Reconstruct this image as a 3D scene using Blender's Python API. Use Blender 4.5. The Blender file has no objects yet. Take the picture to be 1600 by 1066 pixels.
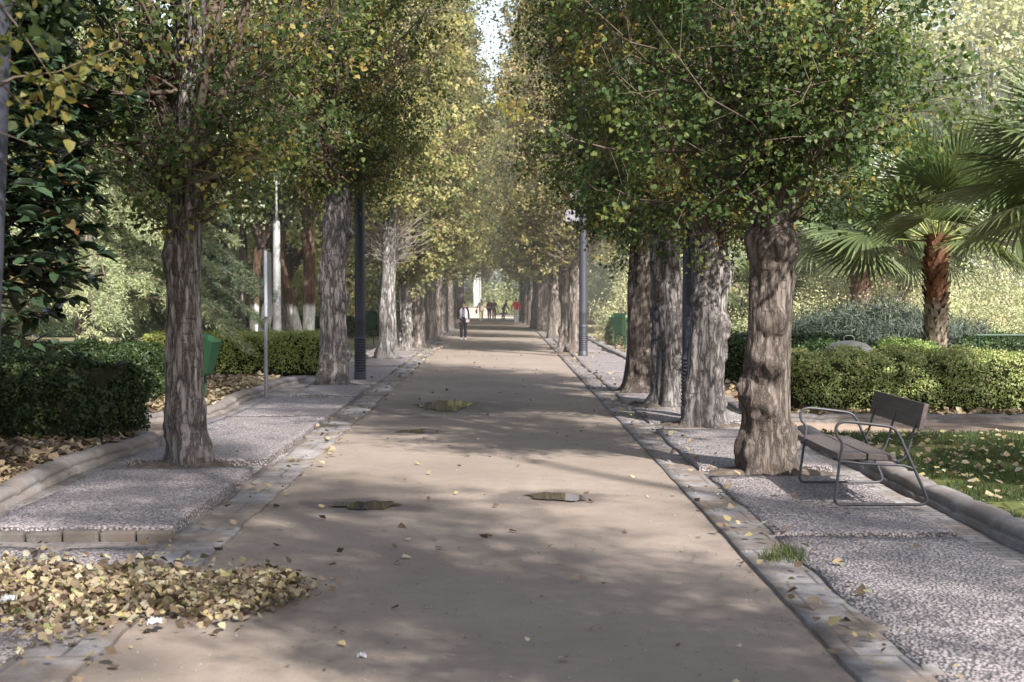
import bpy, bmesh, math, random
import numpy as np
from mathutils import Vector, Matrix, Euler

random.seed(7)
RNG = np.random.default_rng(11)
scene = bpy.context.scene
COL = scene.collection
PI = math.pi

# ------------------------------------------------------------------ camera
CAM_H = 1.95
F_PX = 2222.0
cam_d = bpy.data.cameras.new('camera')
cam = bpy.data.objects.new('camera', cam_d)
COL.objects.link(cam)
cam.location = (0, 0, CAM_H)
cam.rotation_euler = (math.radians(90 - 1.985), 0, math.radians(-0.49))
cam_d.sensor_width = 36.0
cam_d.lens = 50.0
cam_d.clip_end = 2000
cam_d.clip_start = 0.1
cam_d.dof.use_dof = True
cam_d.dof.focus_distance = 17.0
cam_d.dof.aperture_fstop = 3.6
scene.camera = cam
CAM_R = cam.rotation_euler.to_matrix()


def ray(px, py):
    return CAM_R @ Vector(((px - 800) / F_PX, -(py - 533) / F_PX, -1))


def G(px, py, z=0.0):
    """ground point seen at a pixel of the 1600 x 1066 photograph"""
    d = ray(px, py)
    t = (z - CAM_H) / d.z
    return Vector((d.x * t, d.y * t, z))


def at(px, py, dist):
    d = ray(px, py)
    t = dist / d.y
    return Vector((d.x * t, dist, CAM_H + d.z * t))


# ------------------------------------------------------------------ object helpers
def tag(o, label=None, cat=None, group=None, kind=None):
    if label: o['label'] = label
    if cat: o['category'] = cat
    if group: o['group'] = group
    if kind: o['kind'] = kind
    return o


def thing(name, label, cat, loc=(0, 0, 0), rz=0.0, group=None):
    o = bpy.data.objects.new(name, None)
    COL.objects.link(o)
    o.empty_display_size = 0.2
    o.location = loc
    o.rotation_euler = (0, 0, rz)
    return tag(o, label, cat, group)


def link(name, me, parent=None, mat=None):
    o = bpy.data.objects.new(name, me)
    COL.objects.link(o)
    if parent is not None: o.parent = parent
    if mat is not None and not me.materials: me.materials.append(mat)
    return o


def copy_tree(root, parent=None):
    c = root.copy()
    COL.objects.link(c)
    c.parent = parent
    for ch in list(root.children):
        copy_tree(ch, c)
    return c


def np_mesh(name, V, F, mat=None, tone=None, smooth=False, ptone=None):
    me = bpy.data.meshes.new(name)
    V = np.asarray(V, dtype=np.float32); F = np.asarray(F, dtype=np.int32)
    k = F.shape[1]
    me.vertices.add(len(V)); me.vertices.foreach_set('co', V.ravel())
    me.loops.add(F.size); me.loops.foreach_set('vertex_index', F.ravel())
    me.polygons.add(len(F))
    me.polygons.foreach_set('loop_start', np.arange(0, F.size, k, dtype=np.int32))
    if smooth:
        me.polygons.foreach_set('use_smooth', np.ones(len(F), dtype=bool))
    if tone is not None:
        a = me.attributes.new('tone', 'FLOAT', 'FACE')
        a.data.foreach_set('value', np.asarray(tone, dtype=np.float32))
    if ptone is not None:
        a = me.attributes.new('tone', 'FLOAT', 'POINT')
        a.data.foreach_set('value', np.asarray(ptone, dtype=np.float32))
    me.update(calc_edges=True)
    if mat is not None: me.materials.append(mat)
    return me


class MB:
    """collects boxes, tubes and grids into one mesh"""
    def __init__(self):
        self.v = []; self.f = []; self.s = []

    def add(self, vs, fs, smooth=True):
        b = len(self.v)
        self.v += [tuple(p) for p in vs]
        self.f += [tuple(i + b for i in f) for f in fs]
        self.s += [smooth] * len(fs)

    def tube(self, pts, radii, n=6, cap=True):
        pts = [Vector(p) for p in pts]
        if not hasattr(radii, '__len__'): radii = [radii] * len(pts)
        vs = []; fs = []
        ref = None
        for i, p in enumerate(pts):
            a = pts[max(0, i - 1)]; b = pts[min(len(pts) - 1, i + 1)]
            t = (b - a)
            if t.length < 1e-9: t = Vector((0, 0, 1))
            t.normalize()
            if ref is None:
                ref = Vector((1, 0, 0)) if abs(t.x) < 0.8 else Vector((0, 1, 0))
            u = (ref - t * ref.dot(t)).normalized(); w = t.cross(u); ref = u
            for k in range(n):
                an = 2 * PI * k / n
                vs.append(p + (u * math.cos(an) + w * math.sin(an)) * radii[i])
        for i in range(len(pts) - 1):
            for k in range(n):
                k2 = (k + 1) % n
                fs.append((i * n + k, i * n + k2, (i + 1) * n + k2, (i + 1) * n + k))
        self.add(vs, fs)
        if cap:
            m = (len(pts) - 1) * n
            self.add([vs[k] for k in range(n)], [tuple(range(n - 1, -1, -1))], False)
            self.add([vs[m + k] for k in range(n)], [tuple(range(n))], False)

    def box(self, c, s, M=None):
        vs = []
        for sx in (-.5, .5):
            for sy in (-.5, .5):
                for sz in (-.5, .5):
                    p = Vector((sx * s[0], sy * s[1], sz * s[2]))
                    if M is not None: p = M @ p
                    vs.append(p + Vector(c))
        self.add(vs, [(0, 1, 3, 2), (4, 6, 7, 5), (0, 4, 5, 1), (2, 3, 7, 6), (0, 2, 6, 4), (1, 5, 7, 3)], False)

    def lathe(self, prof, n=24, c=(0, 0, 0), cap=True):
        vs = []; fs = []
        for r, z in prof:
            for k in range(n):
                a = 2 * PI * k / n
                vs.append((c[0] + r * math.cos(a), c[1] + r * math.sin(a), c[2] + z))
        for i in range(len(prof) - 1):
            for k in range(n):
                k2 = (k + 1) % n
                fs.append((i * n + k, i * n + k2, (i + 1) * n + k2, (i + 1) * n + k))
        self.add(vs, fs)
        if cap:
            m = (len(prof) - 1) * n
            self.add([vs[m + k] for k in range(n)], [tuple(range(n))], False)

    def mesh(self, name, mat=None, bevel=0.0):
        me = bpy.data.meshes.new(name)
        me.from_pydata([tuple(p) for p in self.v], [], self.f)
        me.polygons.foreach_set('use_smooth', self.s)
        if bevel > 0:
            bm = bmesh.new(); bm.from_mesh(me)
            bmesh.ops.remove_doubles(bm, verts=bm.verts, dist=1e-5)
            bmesh.ops.bevel(bm, geom=[e for e in bm.edges], offset=bevel, segments=2, affect='EDGES', profile=0.6)
            bm.to_mesh(me); bm.free()
        me.update()
        if mat is not None: me.materials.append(mat)
        return me

    def build(self, name, mat, parent=None, bevel=0.0):
        return link(name, self.mesh(name, mat, bevel), parent)


def hash3(ix, iy, iz, seed):
    h = (ix.astype(np.int64) * 374761393 + iy.astype(np.int64) * 668265263 + iz.astype(np.int64) * 2147483647 + seed * 144665) & 0xffffffff
    h = ((h ^ (h >> 13)) * 1274126177) & 0xffffffff
    h = (h ^ (h >> 16)) & 0xffffffff
    h = (h * 2246822519) & 0xffffffff
    h = h ^ (h >> 15)
    return (h & 0xffff) / 32767.5 - 1.0


def vnoise(p, seed=0):
    p = np.asarray(p, dtype=np.float64)
    i = np.floor(p).astype(np.int64); f = p - i
    f = f * f * (3 - 2 * f)
    out = 0
    for dx in (0, 1):
        for dy in (0, 1):
            for dz in (0, 1):
                w = (f[:, 0] if dx else 1 - f[:, 0]) * (f[:, 1] if dy else 1 - f[:, 1]) * (f[:, 2] if dz else 1 - f[:, 2])
                out = out + w * hash3(i[:, 0] + dx, i[:, 1] + dy, i[:, 2] + dz, seed)
    return out


def fbm(p, seed=0, o=3):
    a = 1.0; s = 0; q = np.asarray(p, dtype=np.float64).copy()
    for k in range(o):
        s = s + a * vnoise(q, seed + k * 17); q = q * 2.03 + 5.1; a *= 0.5
    return s


# ------------------------------------------------------------------ materials
class NT:
    def __init__(self, name):
        self.m = bpy.data.materials.new(name); self.m.use_nodes = True
        self.t = self.m.node_tree; self.t.nodes.clear()
        self.out = self.n('ShaderNodeOutputMaterial')

    def n(self, typ, **kw):
        nd = self.t.nodes.new(typ)
        ins = kw.pop('ins', {})
        for k, v in kw.items(): setattr(nd, k, v)
        for k, v in ins.items(): self.set(nd, k, v)
        return nd

    def set(self, nd, k, v):
        s = nd.inputs[k]
        if isinstance(v, bpy.types.NodeSocket): self.t.links.new(v, s)
        elif isinstance(v, bpy.types.Node): self.t.links.new(v.outputs[0], s)
        else:
            if isinstance(v, (tuple, list)) and len(v) == 3 and s.type == 'RGBA': v = (*v, 1)
            s.default_value = v

    def coord(self, kind='Object', scale=(1, 1, 1), loc=(0, 0, 0)):
        tc = self.n('ShaderNodeTexCoord')
        mp = self.n('ShaderNodeMapping', ins={'Vector': tc.outputs[kind], 'Scale': scale, 'Location': loc})
        return mp.outputs[0]

    def noise(self, vec, scale, detail=4, rough=0.55, typ='FBM', dist=0.0):
        nd = self.n('ShaderNodeTexNoise', noise_type=typ, ins={'Vector': vec, 'Scale': scale, 'Detail': detail, 'Roughness': rough, 'Distortion': dist})
        return nd.outputs['Fac']

    def vor(self, vec, scale, feature='F1', rnd=1.0, out='Distance'):
        nd = self.n('ShaderNodeTexVoronoi', feature=feature, ins={'Vector': vec, 'Scale': scale, 'Randomness': rnd})
        return nd.outputs[out]

    def ramp(self, fac, stops, interp='LINEAR'):
        nd = self.n('ShaderNodeValToRGB', ins={'Fac': fac})
        cr = nd.color_ramp; cr.interpolation = interp
        while len(cr.elements) < len(stops): cr.elements.new(0.5)
        for e, (p, c) in zip(cr.elements, stops):
            e.position = p
            e.color = (c, c, c, 1) if not hasattr(c, '__len__') else (*c, 1)
        return nd.outputs[0]

    def mix(self, fac, a, b, blend='MIX'):
        nd = self.n('ShaderNodeMix', data_type='RGBA', blend_type=blend)
        for i, v in ((0, fac), (6, a), (7, b)):
            s = nd.inputs[i]
            if isinstance(v, bpy.types.NodeSocket): self.t.links.new(v, s)
            else:
                if isinstance(v, (tuple, list)) and len(v) == 3: v = (*v, 1)
                s.default_value = v
        return nd.outputs[2]

    def math(self, op, a, b=0.0, c=None, clamp=False):
        nd = self.n('ShaderNodeMath', operation=op); nd.use_clamp = clamp
        self.set(nd, 0, a); self.set(nd, 1, b)
        if c is not None: self.set(nd, 2, c)
        return nd.outputs[0]

    def bump(self, h, strength=0.5, dist=0.01, normal=None):
        ins = {'Height': h, 'Strength': strength, 'Distance': dist}
        if normal is not None: ins['Normal'] = normal
        return self.n('ShaderNodeBump', ins=ins).outputs[0]

    def bsdf(self, color, rough=0.7, normal=None, spec=0.3, metal=0.0):
        ins = {'Base Color': color, 'Roughness': rough, 'Specular IOR Level': spec, 'Metallic': metal}
        if normal is not None: ins['Normal'] = normal
        return self.n('ShaderNodeBsdfPrincipled', ins=ins)

    def done(self, sh):
        self.t.links.new(sh.outputs[0], self.out.inputs['Surface'])
        return self.m


def leaf_mat(name, stops, transl=0.35, rough=0.5, hue_var=0.03, val_var=0.25, spec=0.3):
    t = NT(name)
    a = t.n('ShaderNodeAttribute', attribute_name='tone')
    oi = t.n('ShaderNodeObjectInfo')
    col = t.ramp(a.outputs['Fac'], stops)
    hs = t.n('ShaderNodeHueSaturation', ins={
        'Hue': t.math('MULTIPLY_ADD', oi.outputs['Random'], hue_var, 0.5 - hue_var / 2),
        'Saturation': 0.95,
        'Value': t.math('MULTIPLY_ADD', oi.outputs['Random'], val_var, 1 - val_var / 2), 'Color': col})
    geo = t.n('ShaderNodeNewGeometry')
    n = t.noise(geo.outputs['Position'], 35, 2)
    c2 = t.mix(t.math('MULTIPLY', n, 0.45), hs.outputs[0], (0.02, 0.02, 0.012))
    p = t.bsdf(c2, rough, spec=spec)
    tr = t.n('ShaderNodeBsdfTranslucent', ins={'Color': t.mix(0.35, c2, (0.5, 0.55, 0.08), 'SOFT_LIGHT')})
    mx = t.n('ShaderNodeMixShader', ins={0: transl, 1: p.outputs[0], 2: tr.outputs[0]})
    return t.done(mx)


M = {}
# poplar leaves: dark green -> olive -> yellow -> brown
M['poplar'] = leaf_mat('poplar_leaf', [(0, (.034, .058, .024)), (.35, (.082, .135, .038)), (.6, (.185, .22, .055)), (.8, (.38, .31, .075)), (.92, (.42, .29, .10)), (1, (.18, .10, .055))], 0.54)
M['poplar_far'] = leaf_mat('far_poplar_leaf', [(0, (.085, .115, .055)), (.35, (.17, .20, .085)), (.6, (.33, .31, .12)), (.85, (.50, .42, .17)), (1, (.36, .27, .15))], 0.54)  # far leaves paler: the haze of distance is put into the colour
M['pale'] = leaf_mat('pale_tree_leaf', [(0, (.18, .23, .11)), (.4, (.36, .40, .18)), (.75, (.56, .54, .25)), (1, (.62, .57, .32))], 0.4)  # distant plants paled by colour, in place of bright haze
M['dim'] = leaf_mat('garden_tree_leaf', [(0, (.04, .07, .03)), (.5, (.10, .14, .05)), (1, (.26, .26, .08))], 0.35)
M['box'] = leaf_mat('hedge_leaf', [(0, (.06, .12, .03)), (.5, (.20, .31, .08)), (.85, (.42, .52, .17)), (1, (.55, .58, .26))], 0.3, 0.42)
M['darkhedge'] = leaf_mat('dark_hedge_leaf', [(0, (.014, .032, .011)), (.6, (.036, .07, .019)), (1, (.095, .135, .038))], 0.3, 0.45)  # dark leaf colour also carries the shade of the shaded hedges
M['yew'] = leaf_mat('sun_bright_yew_leaf', [(0, (.12, .16, .04)), (.5, (.34, .40, .10)), (1, (.55, .53, .18))], 0.3, 0.5)  # sunlight painted into the leaf colour; the hedge itself stands in shade
M['magnolia'] = leaf_mat('magnolia_leaf', [(0, (.016, .036, .02)), (.7, (.04, .075, .036)), (.93, (.07, .10, .05)), (1, (.2, .08, .03))], 0.06, 0.22, spec=0.6)
M['cedar'] = leaf_mat('cedar_needle', [(0, (.17, .24, .13)), (.5, (.40, .47, .26)), (1, (.62, .66, .36))], 0.3, 0.6)  # needle colour raised to make up for missing sun
M['darkcedar'] = leaf_mat('dark_cedar_needle', [(0, (.04, .075, .045)), (.6, (.11, .155, .085)), (1, (.25, .29, .15))], 0.25, 0.6)
M['palm'] = leaf_mat('palm_blade', [(0, (.03, .055, .022)), (.5, (.085, .125, .045)), (1, (.25, .29, .12))], 0.35, 0.35, spec=0.5)
M['rose'] = leaf_mat('rose_leaf', [(0, (.26, .30, .15)), (.45, (.46, .49, .26)), (.85, (.63, .60, .34)), (1, (.56, .44, .28))], 0.35, 0.55)
M['rosemary'] = leaf_mat('rosemary_leaf', [(0, (.035, .05, .04)), (.6, (.075, .10, .075)), (1, (.15, .18, .12))], 0.15, 0.6)
M['litter'] = leaf_mat('fallen_leaf', [(0, (.07, .042, .03)), (.3, (.17, .115, .075)), (.6, (.30, .235, .15)), (.8, (.38, .31, .13)), (.93, (.42, .385, .30)), (1, (.2, .21, .08))], 0.12, 0.6, 0.0, 0.0)
M['grass'] = leaf_mat('grass_blade', [(0, (.03, .055, .017)), (.5, (.07, .11, .033)), (1, (.17, .19, .07))], 0.3, 0.5, 0, 0)


def bark_mat(name, dark, mid, pale, pale_amt=0.5, fiss=1.0, white_z=None):
    t = NT(name)
    v = t.coord('Object', (10, 10, 1.9))
    fis = t.noise(v, 1.0, 6, 0.68, dist=0.2)
    fr = t.ramp(t.math('ABSOLUTE', t.math('SUBTRACT', fis, 0.5)), [(0.0, 0.0), (0.035 * fiss, 0.35), (0.1, 1.0)])
    v2 = t.coord('Object', (30, 30, 4))
    fine = t.noise(v2, 1.0, 4, 0.65)
    blot = t.noise(t.coord('Object', (3.2, 3.2, 1.1)), 1.0, 4, 0.6)
    v3 = t.coord('Object', (5, 5, 26))
    lent = t.ramp(t.noise(v3, 1.0, 2), [(0.30, 0.0), (0.36, 1.0)])
    a = t.n('ShaderNodeAttribute', attribute_name='tone')
    c = t.mix(t.ramp(blot, [(0.5 - pale_amt * 0.28, 0), (0.85 - pale_amt * 0.28, 1)]), mid, pale)
    c = t.mix(t.math('MULTIPLY', t.ramp(fine, [(0.3, 1), (0.6, 0)]), 0.55), c, dark)
    c = t.mix(t.math('SUBTRACT', 1.0, fr), c, dark)
    c = t.mix(t.math('MULTIPLY', t.math('SUBTRACT', 1.0, lent), 0.75), c, dark)
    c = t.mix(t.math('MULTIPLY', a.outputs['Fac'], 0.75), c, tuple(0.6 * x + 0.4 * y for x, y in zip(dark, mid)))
    if white_z is not None:
        z = t.n('ShaderNodeSeparateXYZ', ins={0: t.coord('Object')}).outputs[2]
        wn = t.math('ADD', z, t.math('MULTIPLY', t.math('SUBTRACT', blot, 0.5), 0.8))
        w = t.ramp(t.math('SUBTRACT', wn, white_z - 0.5), [(0.45, 1), (0.6, 0)])
        c = t.mix(w, c, t.mix(fr, (.45, .43, .40), (.78, .76, .72)))
    h = t.math('ADD', fr, t.math('MULTIPLY', fine, 0.5))
    h = t.math('ADD', h, t.math('MULTIPLY', lent, 0.25))
    nb = t.bump(h, 0.65, 0.018)
    return t.done(t.bsdf(c, 0.88, nb, 0.15))


M['bark_grey'] = bark_mat('grey_poplar_bark', (.030, .026, .026), (.185, .165, .160), (.32, .30, .297), 0.62)
M['bark_brown'] = bark_mat('brown_poplar_bark', (.032, .024, .020), (.12, .098, .087), (.235, .203, .183), 0.5, 0.8)
M['bark_pale'] = bark_mat('pale_poplar_bark', (.05, .043, .04), (.27, .25, .235), (.42, .40, .385), 0.75)
M['bark_far'] = bark_mat('far_poplar_bark', (.045, .037, .033), (.20, .165, .145), (.36, .32, .29), 0.5)
M['bark_white'] = bark_mat('whitewashed_bark', (.06, .04, .03), (.2, .12, .085), (.3, .2, .15), 0.4, 1.0, 1.5)
M['twig'] = NT('twig_bark'); _t = M['twig']
M['twig'] = _t.done(_t.bsdf(_t.mix(_t.noise(_t.coord(), 9), (.035, .026, .02), (.16, .125, .10)), 0.9, spec=0.1))


def simple(name, c1, c2, scale=8, rough=0.7, spec=0.3, metal=0.0, bump=0.2, bd=0.005, stretch=(1, 1, 1), detail=5):
    t = NT(name)
    n = t.noise(t.coord('Object', stretch), scale, detail, 0.6)
    c = t.mix(t.ramp(n, [(0.3, 0), (0.7, 1)]), c1, c2)
    return t.done(t.bsdf(c, rough, t.bump(n, bump, bd), spec, metal))


M['soil'] = simple('garden_soil', (.10, .065, .045), (.24, .17, .125), 6, 0.95, 0.1, bump=0.7, bd=0.03)
M['pitsoil'] = simple('tree_pit_soil', (.05, .042, .036), (.13, .105, .088), 9, 0.95, 0.1, bump=0.8, bd=0.02)
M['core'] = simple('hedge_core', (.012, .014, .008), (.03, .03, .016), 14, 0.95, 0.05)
M['iron'] = simple('bench_iron', (.03, .03, .036), (.055, .055, .065), 30, 0.5, 0.4, 0.1)
M['pole'] = simple('lamp_post_paint', (.022, .023, .033), (.032, .034, .046), 5, 0.5, 0.35, stretch=(1, 1, .3))
M['polelight'] = simple('pale_pole_paint', (.26, .26, .265), (.32, .32, .32), 4, 0.45, 0.4)
M['binpaint'] = simple('bin_green_paint', (.008, .032, .015), (.012, .045, .021), 5, 0.45, 0.4)
M['steel'] = simple('galvanised_steel', (.16, .16, .185), (.24, .24, .27), 12, 0.4, 0.5, 0.4)


def wood_mat():
    t = NT('bench_wood')
    v = t.coord('Object', (30, 2.0, 30))
    g = t.noise(v, 1.0, 6, 0.65, dist=0.6)
    b = t.noise(t.coord('Object', (3, 3, 3)), 1.0, 3)
    c = t.mix(t.ramp(g, [(.3, 0), (.7, 1)]), (.03, .023, .022), (.095, .073, .068))
    c = t.mix(t.math('MULTIPLY', b, 0.5), c, (.065, .058, .06))
    return t.done(t.bsdf(c, 0.6, t.bump(g, 0.5, 0.004), 0.35))


M['wood'] = wood_mat()

# puddles: centre px, radii in metres
PUD = [((690, 636), 0.52, 0.95), ((648, 675), 0.18, 0.26), ((568, 790), 0.27, 0.26), ((872, 777), 0.27, 0.24)]


def path_mat():
    t = NT('path_earth')
    co = t.coord('Object')
    big = t.noise(co, 0.55, 4, 0.6)
    med = t.noise(co, 4.5, 5, 0.65)
    fine = t.noise(co, 70, 4, 0.7)
    c = t.mix(t.ramp(big, [(.3, 0), (.7, 1)]), (.162, .133, .112), (.236, .197, .166))
    c = t.mix(t.math('MULTIPLY', t.ramp(med, [(.4, 1), (.62, 0)]), 0.4), c, (.15, .12, .105))
    c = t.mix(t.math('MULTIPLY', t.ramp(fine, [(.35, 1), (.6, 0)]), 0.45), c, (.16, .125, .105))
    c = t.mix(t.ramp(t.vor(co, 30), [(0.06, 0.45), (0.14, 0.0)]), c, (.34, .295, .26))
    c = t.mix(t.ramp(t.vor(t.coord('Object', (1, 1, 1), (3.3, 1.7, 0)), 19), [(0.05, 0.8), (0.10, 0.0)]), c, (.09, .07, .06))
    # long faint tyre and water stains along the walk
    stain = t.noise(t.coord('Object', (2.2, .12, 1)), 1.0, 4, 0.6)
    c = t.mix(t.math('MULTIPLY', t.ramp(stain, [(.5, 0), (.72, 1)]), 0.35), c, (.18, .145, .13))
    wet = None
    sep = t.n('ShaderNodeSeparateXYZ', ins={0: co})
    for (px, rx, ry) in PUD:
        g = G(*px)
        dx = t.math('DIVIDE', t.math('SUBTRACT', sep.outputs[0], g.x - 0.2 * rx), rx * 3.0)
        dy = t.math('DIVIDE', t.math('SUBTRACT', sep.outputs[1], g.y), ry * 2.5)
        d = t.math('SQRT', t.math('ADD', t.math('MULTIPLY', dx, dx), t.math('MULTIPLY', dy, dy)))
        d = t.math('ADD', d, t.math('MULTIPLY', t.math('SUBTRACT', t.noise(co, 2.3, 4), 0.5), 1.5))
        w = t.ramp(d, [(.55, 1), (1.0, 0)])
        wet = w if wet is None else t.math('MAXIMUM', wet, w)
    c = t.mix(t.math('MULTIPLY', wet, 0.7), c, (.06, .05, .049))
    r = t.math('SUBTRACT', 0.9, t.math('MULTIPLY', wet, 0.22))
    h = t.math('ADD', t.math('MULTIPLY', med, 1.0), t.math('MULTIPLY', fine, 0.25))
    return t.done(t.bsdf(c, r, t.bump(h, 0.55, 0.016), 0.3))


def cobble_mat():
    t = NT('pebble_paving')
    co = t.coord('Object')
    wv = t.n('ShaderNodeVectorMath', operation='ADD', ins={0: co, 1: t.n('ShaderNodeVectorMath', operation='SCALE', ins={0: t.n('ShaderNodeTexNoise', ins={'Vector': co, 'Scale': 6}).outputs['Color'], 3: 0.02}).outputs[0]})
    vs = t.n('ShaderNodeMapping', ins={'Vector': wv.outputs[0], 'Scale': (1.0, 0.72, 1)}).outputs[0]
    d = t.vor(vs, 44)
    idc = t.n('ShaderNodeTexVoronoi', ins={'Vector': vs, 'Scale': 44}).outputs['Color']
    idv = t.n('ShaderNodeSeparateXYZ', ins={0: idc}).outputs[0]
    peb = t.mix(idv, (.22, .195, .205), (.34, .308, .32))
    peb = t.mix(t.ramp(t.n('ShaderNodeSeparateXYZ', ins={0: idc}).outputs[1], [(.72, 0), (.8, 1)]), peb, (.165, .15, .162))
    big = t.noise(co, 0.8, 4, 0.6)
    peb = t.mix(t.math('MULTIPLY', t.ramp(big, [(.4, 0), (.65, 1)]), 0.65), peb, (.25, .21, .205))
    c = t.mix(t.ramp(d, [(.42, 0), (.66, 1)]), peb, (.10, .088, .09))
    h = t.ramp(d, [(.1, 1), (.45, .75), (.75, 0)])
    return t.done(t.bsdf(c, 0.62, t.bump(h, 0.9, 0.014), 0.35))


def stone_mat(name, c1, c2, joints=None, dirt=0.5):
    t = NT(name)
    co = t.coord('Object')
    n = t.noise(co, 5, 6, 0.65); f = t.noise(co, 60, 3, 0.7)
    c = t.mix(t.ramp(n, [(.3, 0), (.7, 1)]), c1, c2)
    c = t.mix(t.math('MULTIPLY', t.ramp(f, [(.35, 1), (.6, 0)]), 0.35), c, tuple(0.45 * x for x in c1))
    h = t.math('ADD', n, t.math('MULTIPLY', f, 0.4))
    if joints:
        br = t.n('ShaderNodeTexBrick', ins={'Vector': t.coord('Object', joints[2] if len(joints) > 2 else (1, 1, 1)), 'Scale': 1.0, 'Mortar Size': 0.012, 'Brick Width': joints[0], 'Row Height': joints[1],
                                            'Color1': (1, 1, 1), 'Color2': (.72, .72, .72), 'Mortar': (0.32, 0.3, 0.28)})
        c = t.mix(0.8, c, br.outputs['Color'], 'MULTIPLY')
        h = t.math('SUBTRACT', h, t.math('MULTIPLY', br.outputs['Fac'], .7))
    d = t.ramp(t.noise(co, 1.6, 5, 0.65), [(.42, 0), (.58, 1)])
    c = t.mix(t.math('MULTIPLY', d, dirt), c, (.12, .095, .08))
    return t.done(t.bsdf(c, 0.82, t.bump(h, 0.5, 0.012), 0.25))


M['path'] = path_mat()
M['cobble'] = cobble_mat()
M['gutter'] = stone_mat('gutter_stone', (.19, .178, .184), (.30, .285, .285), (0.42, 0.62), 0.9)
M['kerb'] = stone_mat('kerb_stone', (.13, .12, .122), (.24, .222, .217), None, 0.6)
M['stepstone'] = stone_mat('weathered_stone', (.065, .06, .056), (.15, .138, .128), None, 0.8)
M['brickstrip'] = stone_mat('stone_strip', (.22, .205, .21), (.36, .34, .34), (0.30, 0.12), 0.6)
M['dirtpath'] = simple('cross_path_earth', (.20, .15, .12), (.31, .24, .195), 5, 0.95, 0.1, bump=0.5, bd=0.02)


def ground_mat():
    t = NT('park_ground')
    co = t.coord('Object')
    n = t.noise(co, 0.25, 5, 0.6); f = t.noise(co, 6, 5, 0.7)
    c = t.mix(t.ramp(n, [(.4, 0), (.6, 1)]), (.21, .165, .12), (.10, .13, .045))
    c = t.mix(t.math('MULTIPLY', f, 0.6), c, (.28, .22, .15))
    return t.done(t.bsdf(c, 0.95, t.bump(f, 0.6, 0.04), 0.1))


M['ground'] = ground_mat()
M['lawnsoil'] = simple('lawn_soil', (.05, .08, .02), (.13, .12, .05), 7, 0.95, 0.1, bump=0.5, bd=0.02)
def water_mat():
    t = NT('puddle_water')
    co = t.coord()
    a = t.n('ShaderNodeAttribute', attribute_name='tone')
    f = t.math('ADD', a.outputs['Fac'], t.math('MULTIPLY', t.math('SUBTRACT', t.noise(co, 5.5, 5), .5), .75))
    p = t.bsdf(t.mix(t.noise(co, 3), (.04, .033, .028), (.07, .058, .05)), .04, t.bump(t.noise(co, 5, 2), .02, .004), .5)
    tr = t.n('ShaderNodeBsdfTransparent')
    return t.done(t.n('ShaderNodeMixShader', ins={0: t.ramp(f, [(.12, 0), (.24, 1)]), 1: tr.outputs[0], 2: p.outputs[0]}))
M['water'] = water_mat()

# ------------------------------------------------------------------ leaf clouds
POP_T = (np.array([(0, 0, 0), (-.44, .2, .07), (-.30, .62, .05), (0, 1, -.04), (.30, .62, .05), (.44, .2, .07)]), np.array([(0, 3, 2, 1), (0, 5, 4, 3)]))
RHO_T = (np.array([(0, 0, 0), (-.36, .42, .08), (0, 1, 0), (.36, .42, .08)]), np.array([(0, 3, 2, 1)]))
LAN_T = (np.array([(0, 0, 0), (-.17, .35, .05), (-.13, .72, .02), (0, 1, -.08), (.13, .72, .02), (.17, .35, .05)]), np.array([(0, 3, 2, 1), (0, 5, 4, 3)]))
NEE_T = (np.array([(-.05, 0, 0), (.05, 0, 0), (.035, .7, .02), (0, 1, -.03)]), np.array([(0, 1, 2, 3)]))
CURL_T = (np.array([(0, 0, .05), (-.44, .22, .26), (-.32, .64, .20), (0, 1, .16), (.32, .64, .12), (.44, .22, .17)]), np.array([(0, 3, 2, 1), (0, 5, 4, 3)]))
BLADE_T = (np.array([(-.035, 0, 0), (.035, 0, 0), (.03, .6, .06), (0, 1, .22)]), np.array([(0, 1, 2, 3)]))


def unit(a):
    return a / np.maximum(np.linalg.norm(a, axis=1, keepdims=True), 1e-9)


def leaf_cloud(name, P, size, tone, tmpl, mat, nbias=(0, 0, .4), ubias=(0, 0, -.5), outward=None, rng=None, U=None, N=None):
    rng = rng or RNG
    n = len(P)
    P = np.asarray(P, dtype=np.float64)
    if N is None:
        N = rng.normal(size=(n, 3)) * 0.6 + np.array(nbias)
        if outward is not None: N = N + outward * 0.5
    N = unit(N)
    if U is None:
        U = rng.normal(size=(n, 3)) * 0.7 + np.array(ubias)
    U = unit(U - N * np.sum(U * N, axis=1, keepdims=True))
    W = np.cross(U, N)
    tv, tf = tmpl
    s = np.asarray(size).reshape(-1, 1, 1) if np.ndim(size) else size
    V = P[:, None, :] + s * (tv[None, :, 0:1] * W[:, None, :] + tv[None, :, 1:2] * U[:, None, :] + tv[None, :, 2:3] * N[:, None, :])
    k = len(tv)
    Fc = (np.arange(n) * k)[:, None, None] + tf[None]
    tn = np.repeat(np.clip(tone, 0, 1), len(tf))
    return np_mesh(name, V.reshape(-1, 3), Fc.reshape(-1, tf.shape[1]), mat, tn)


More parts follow.
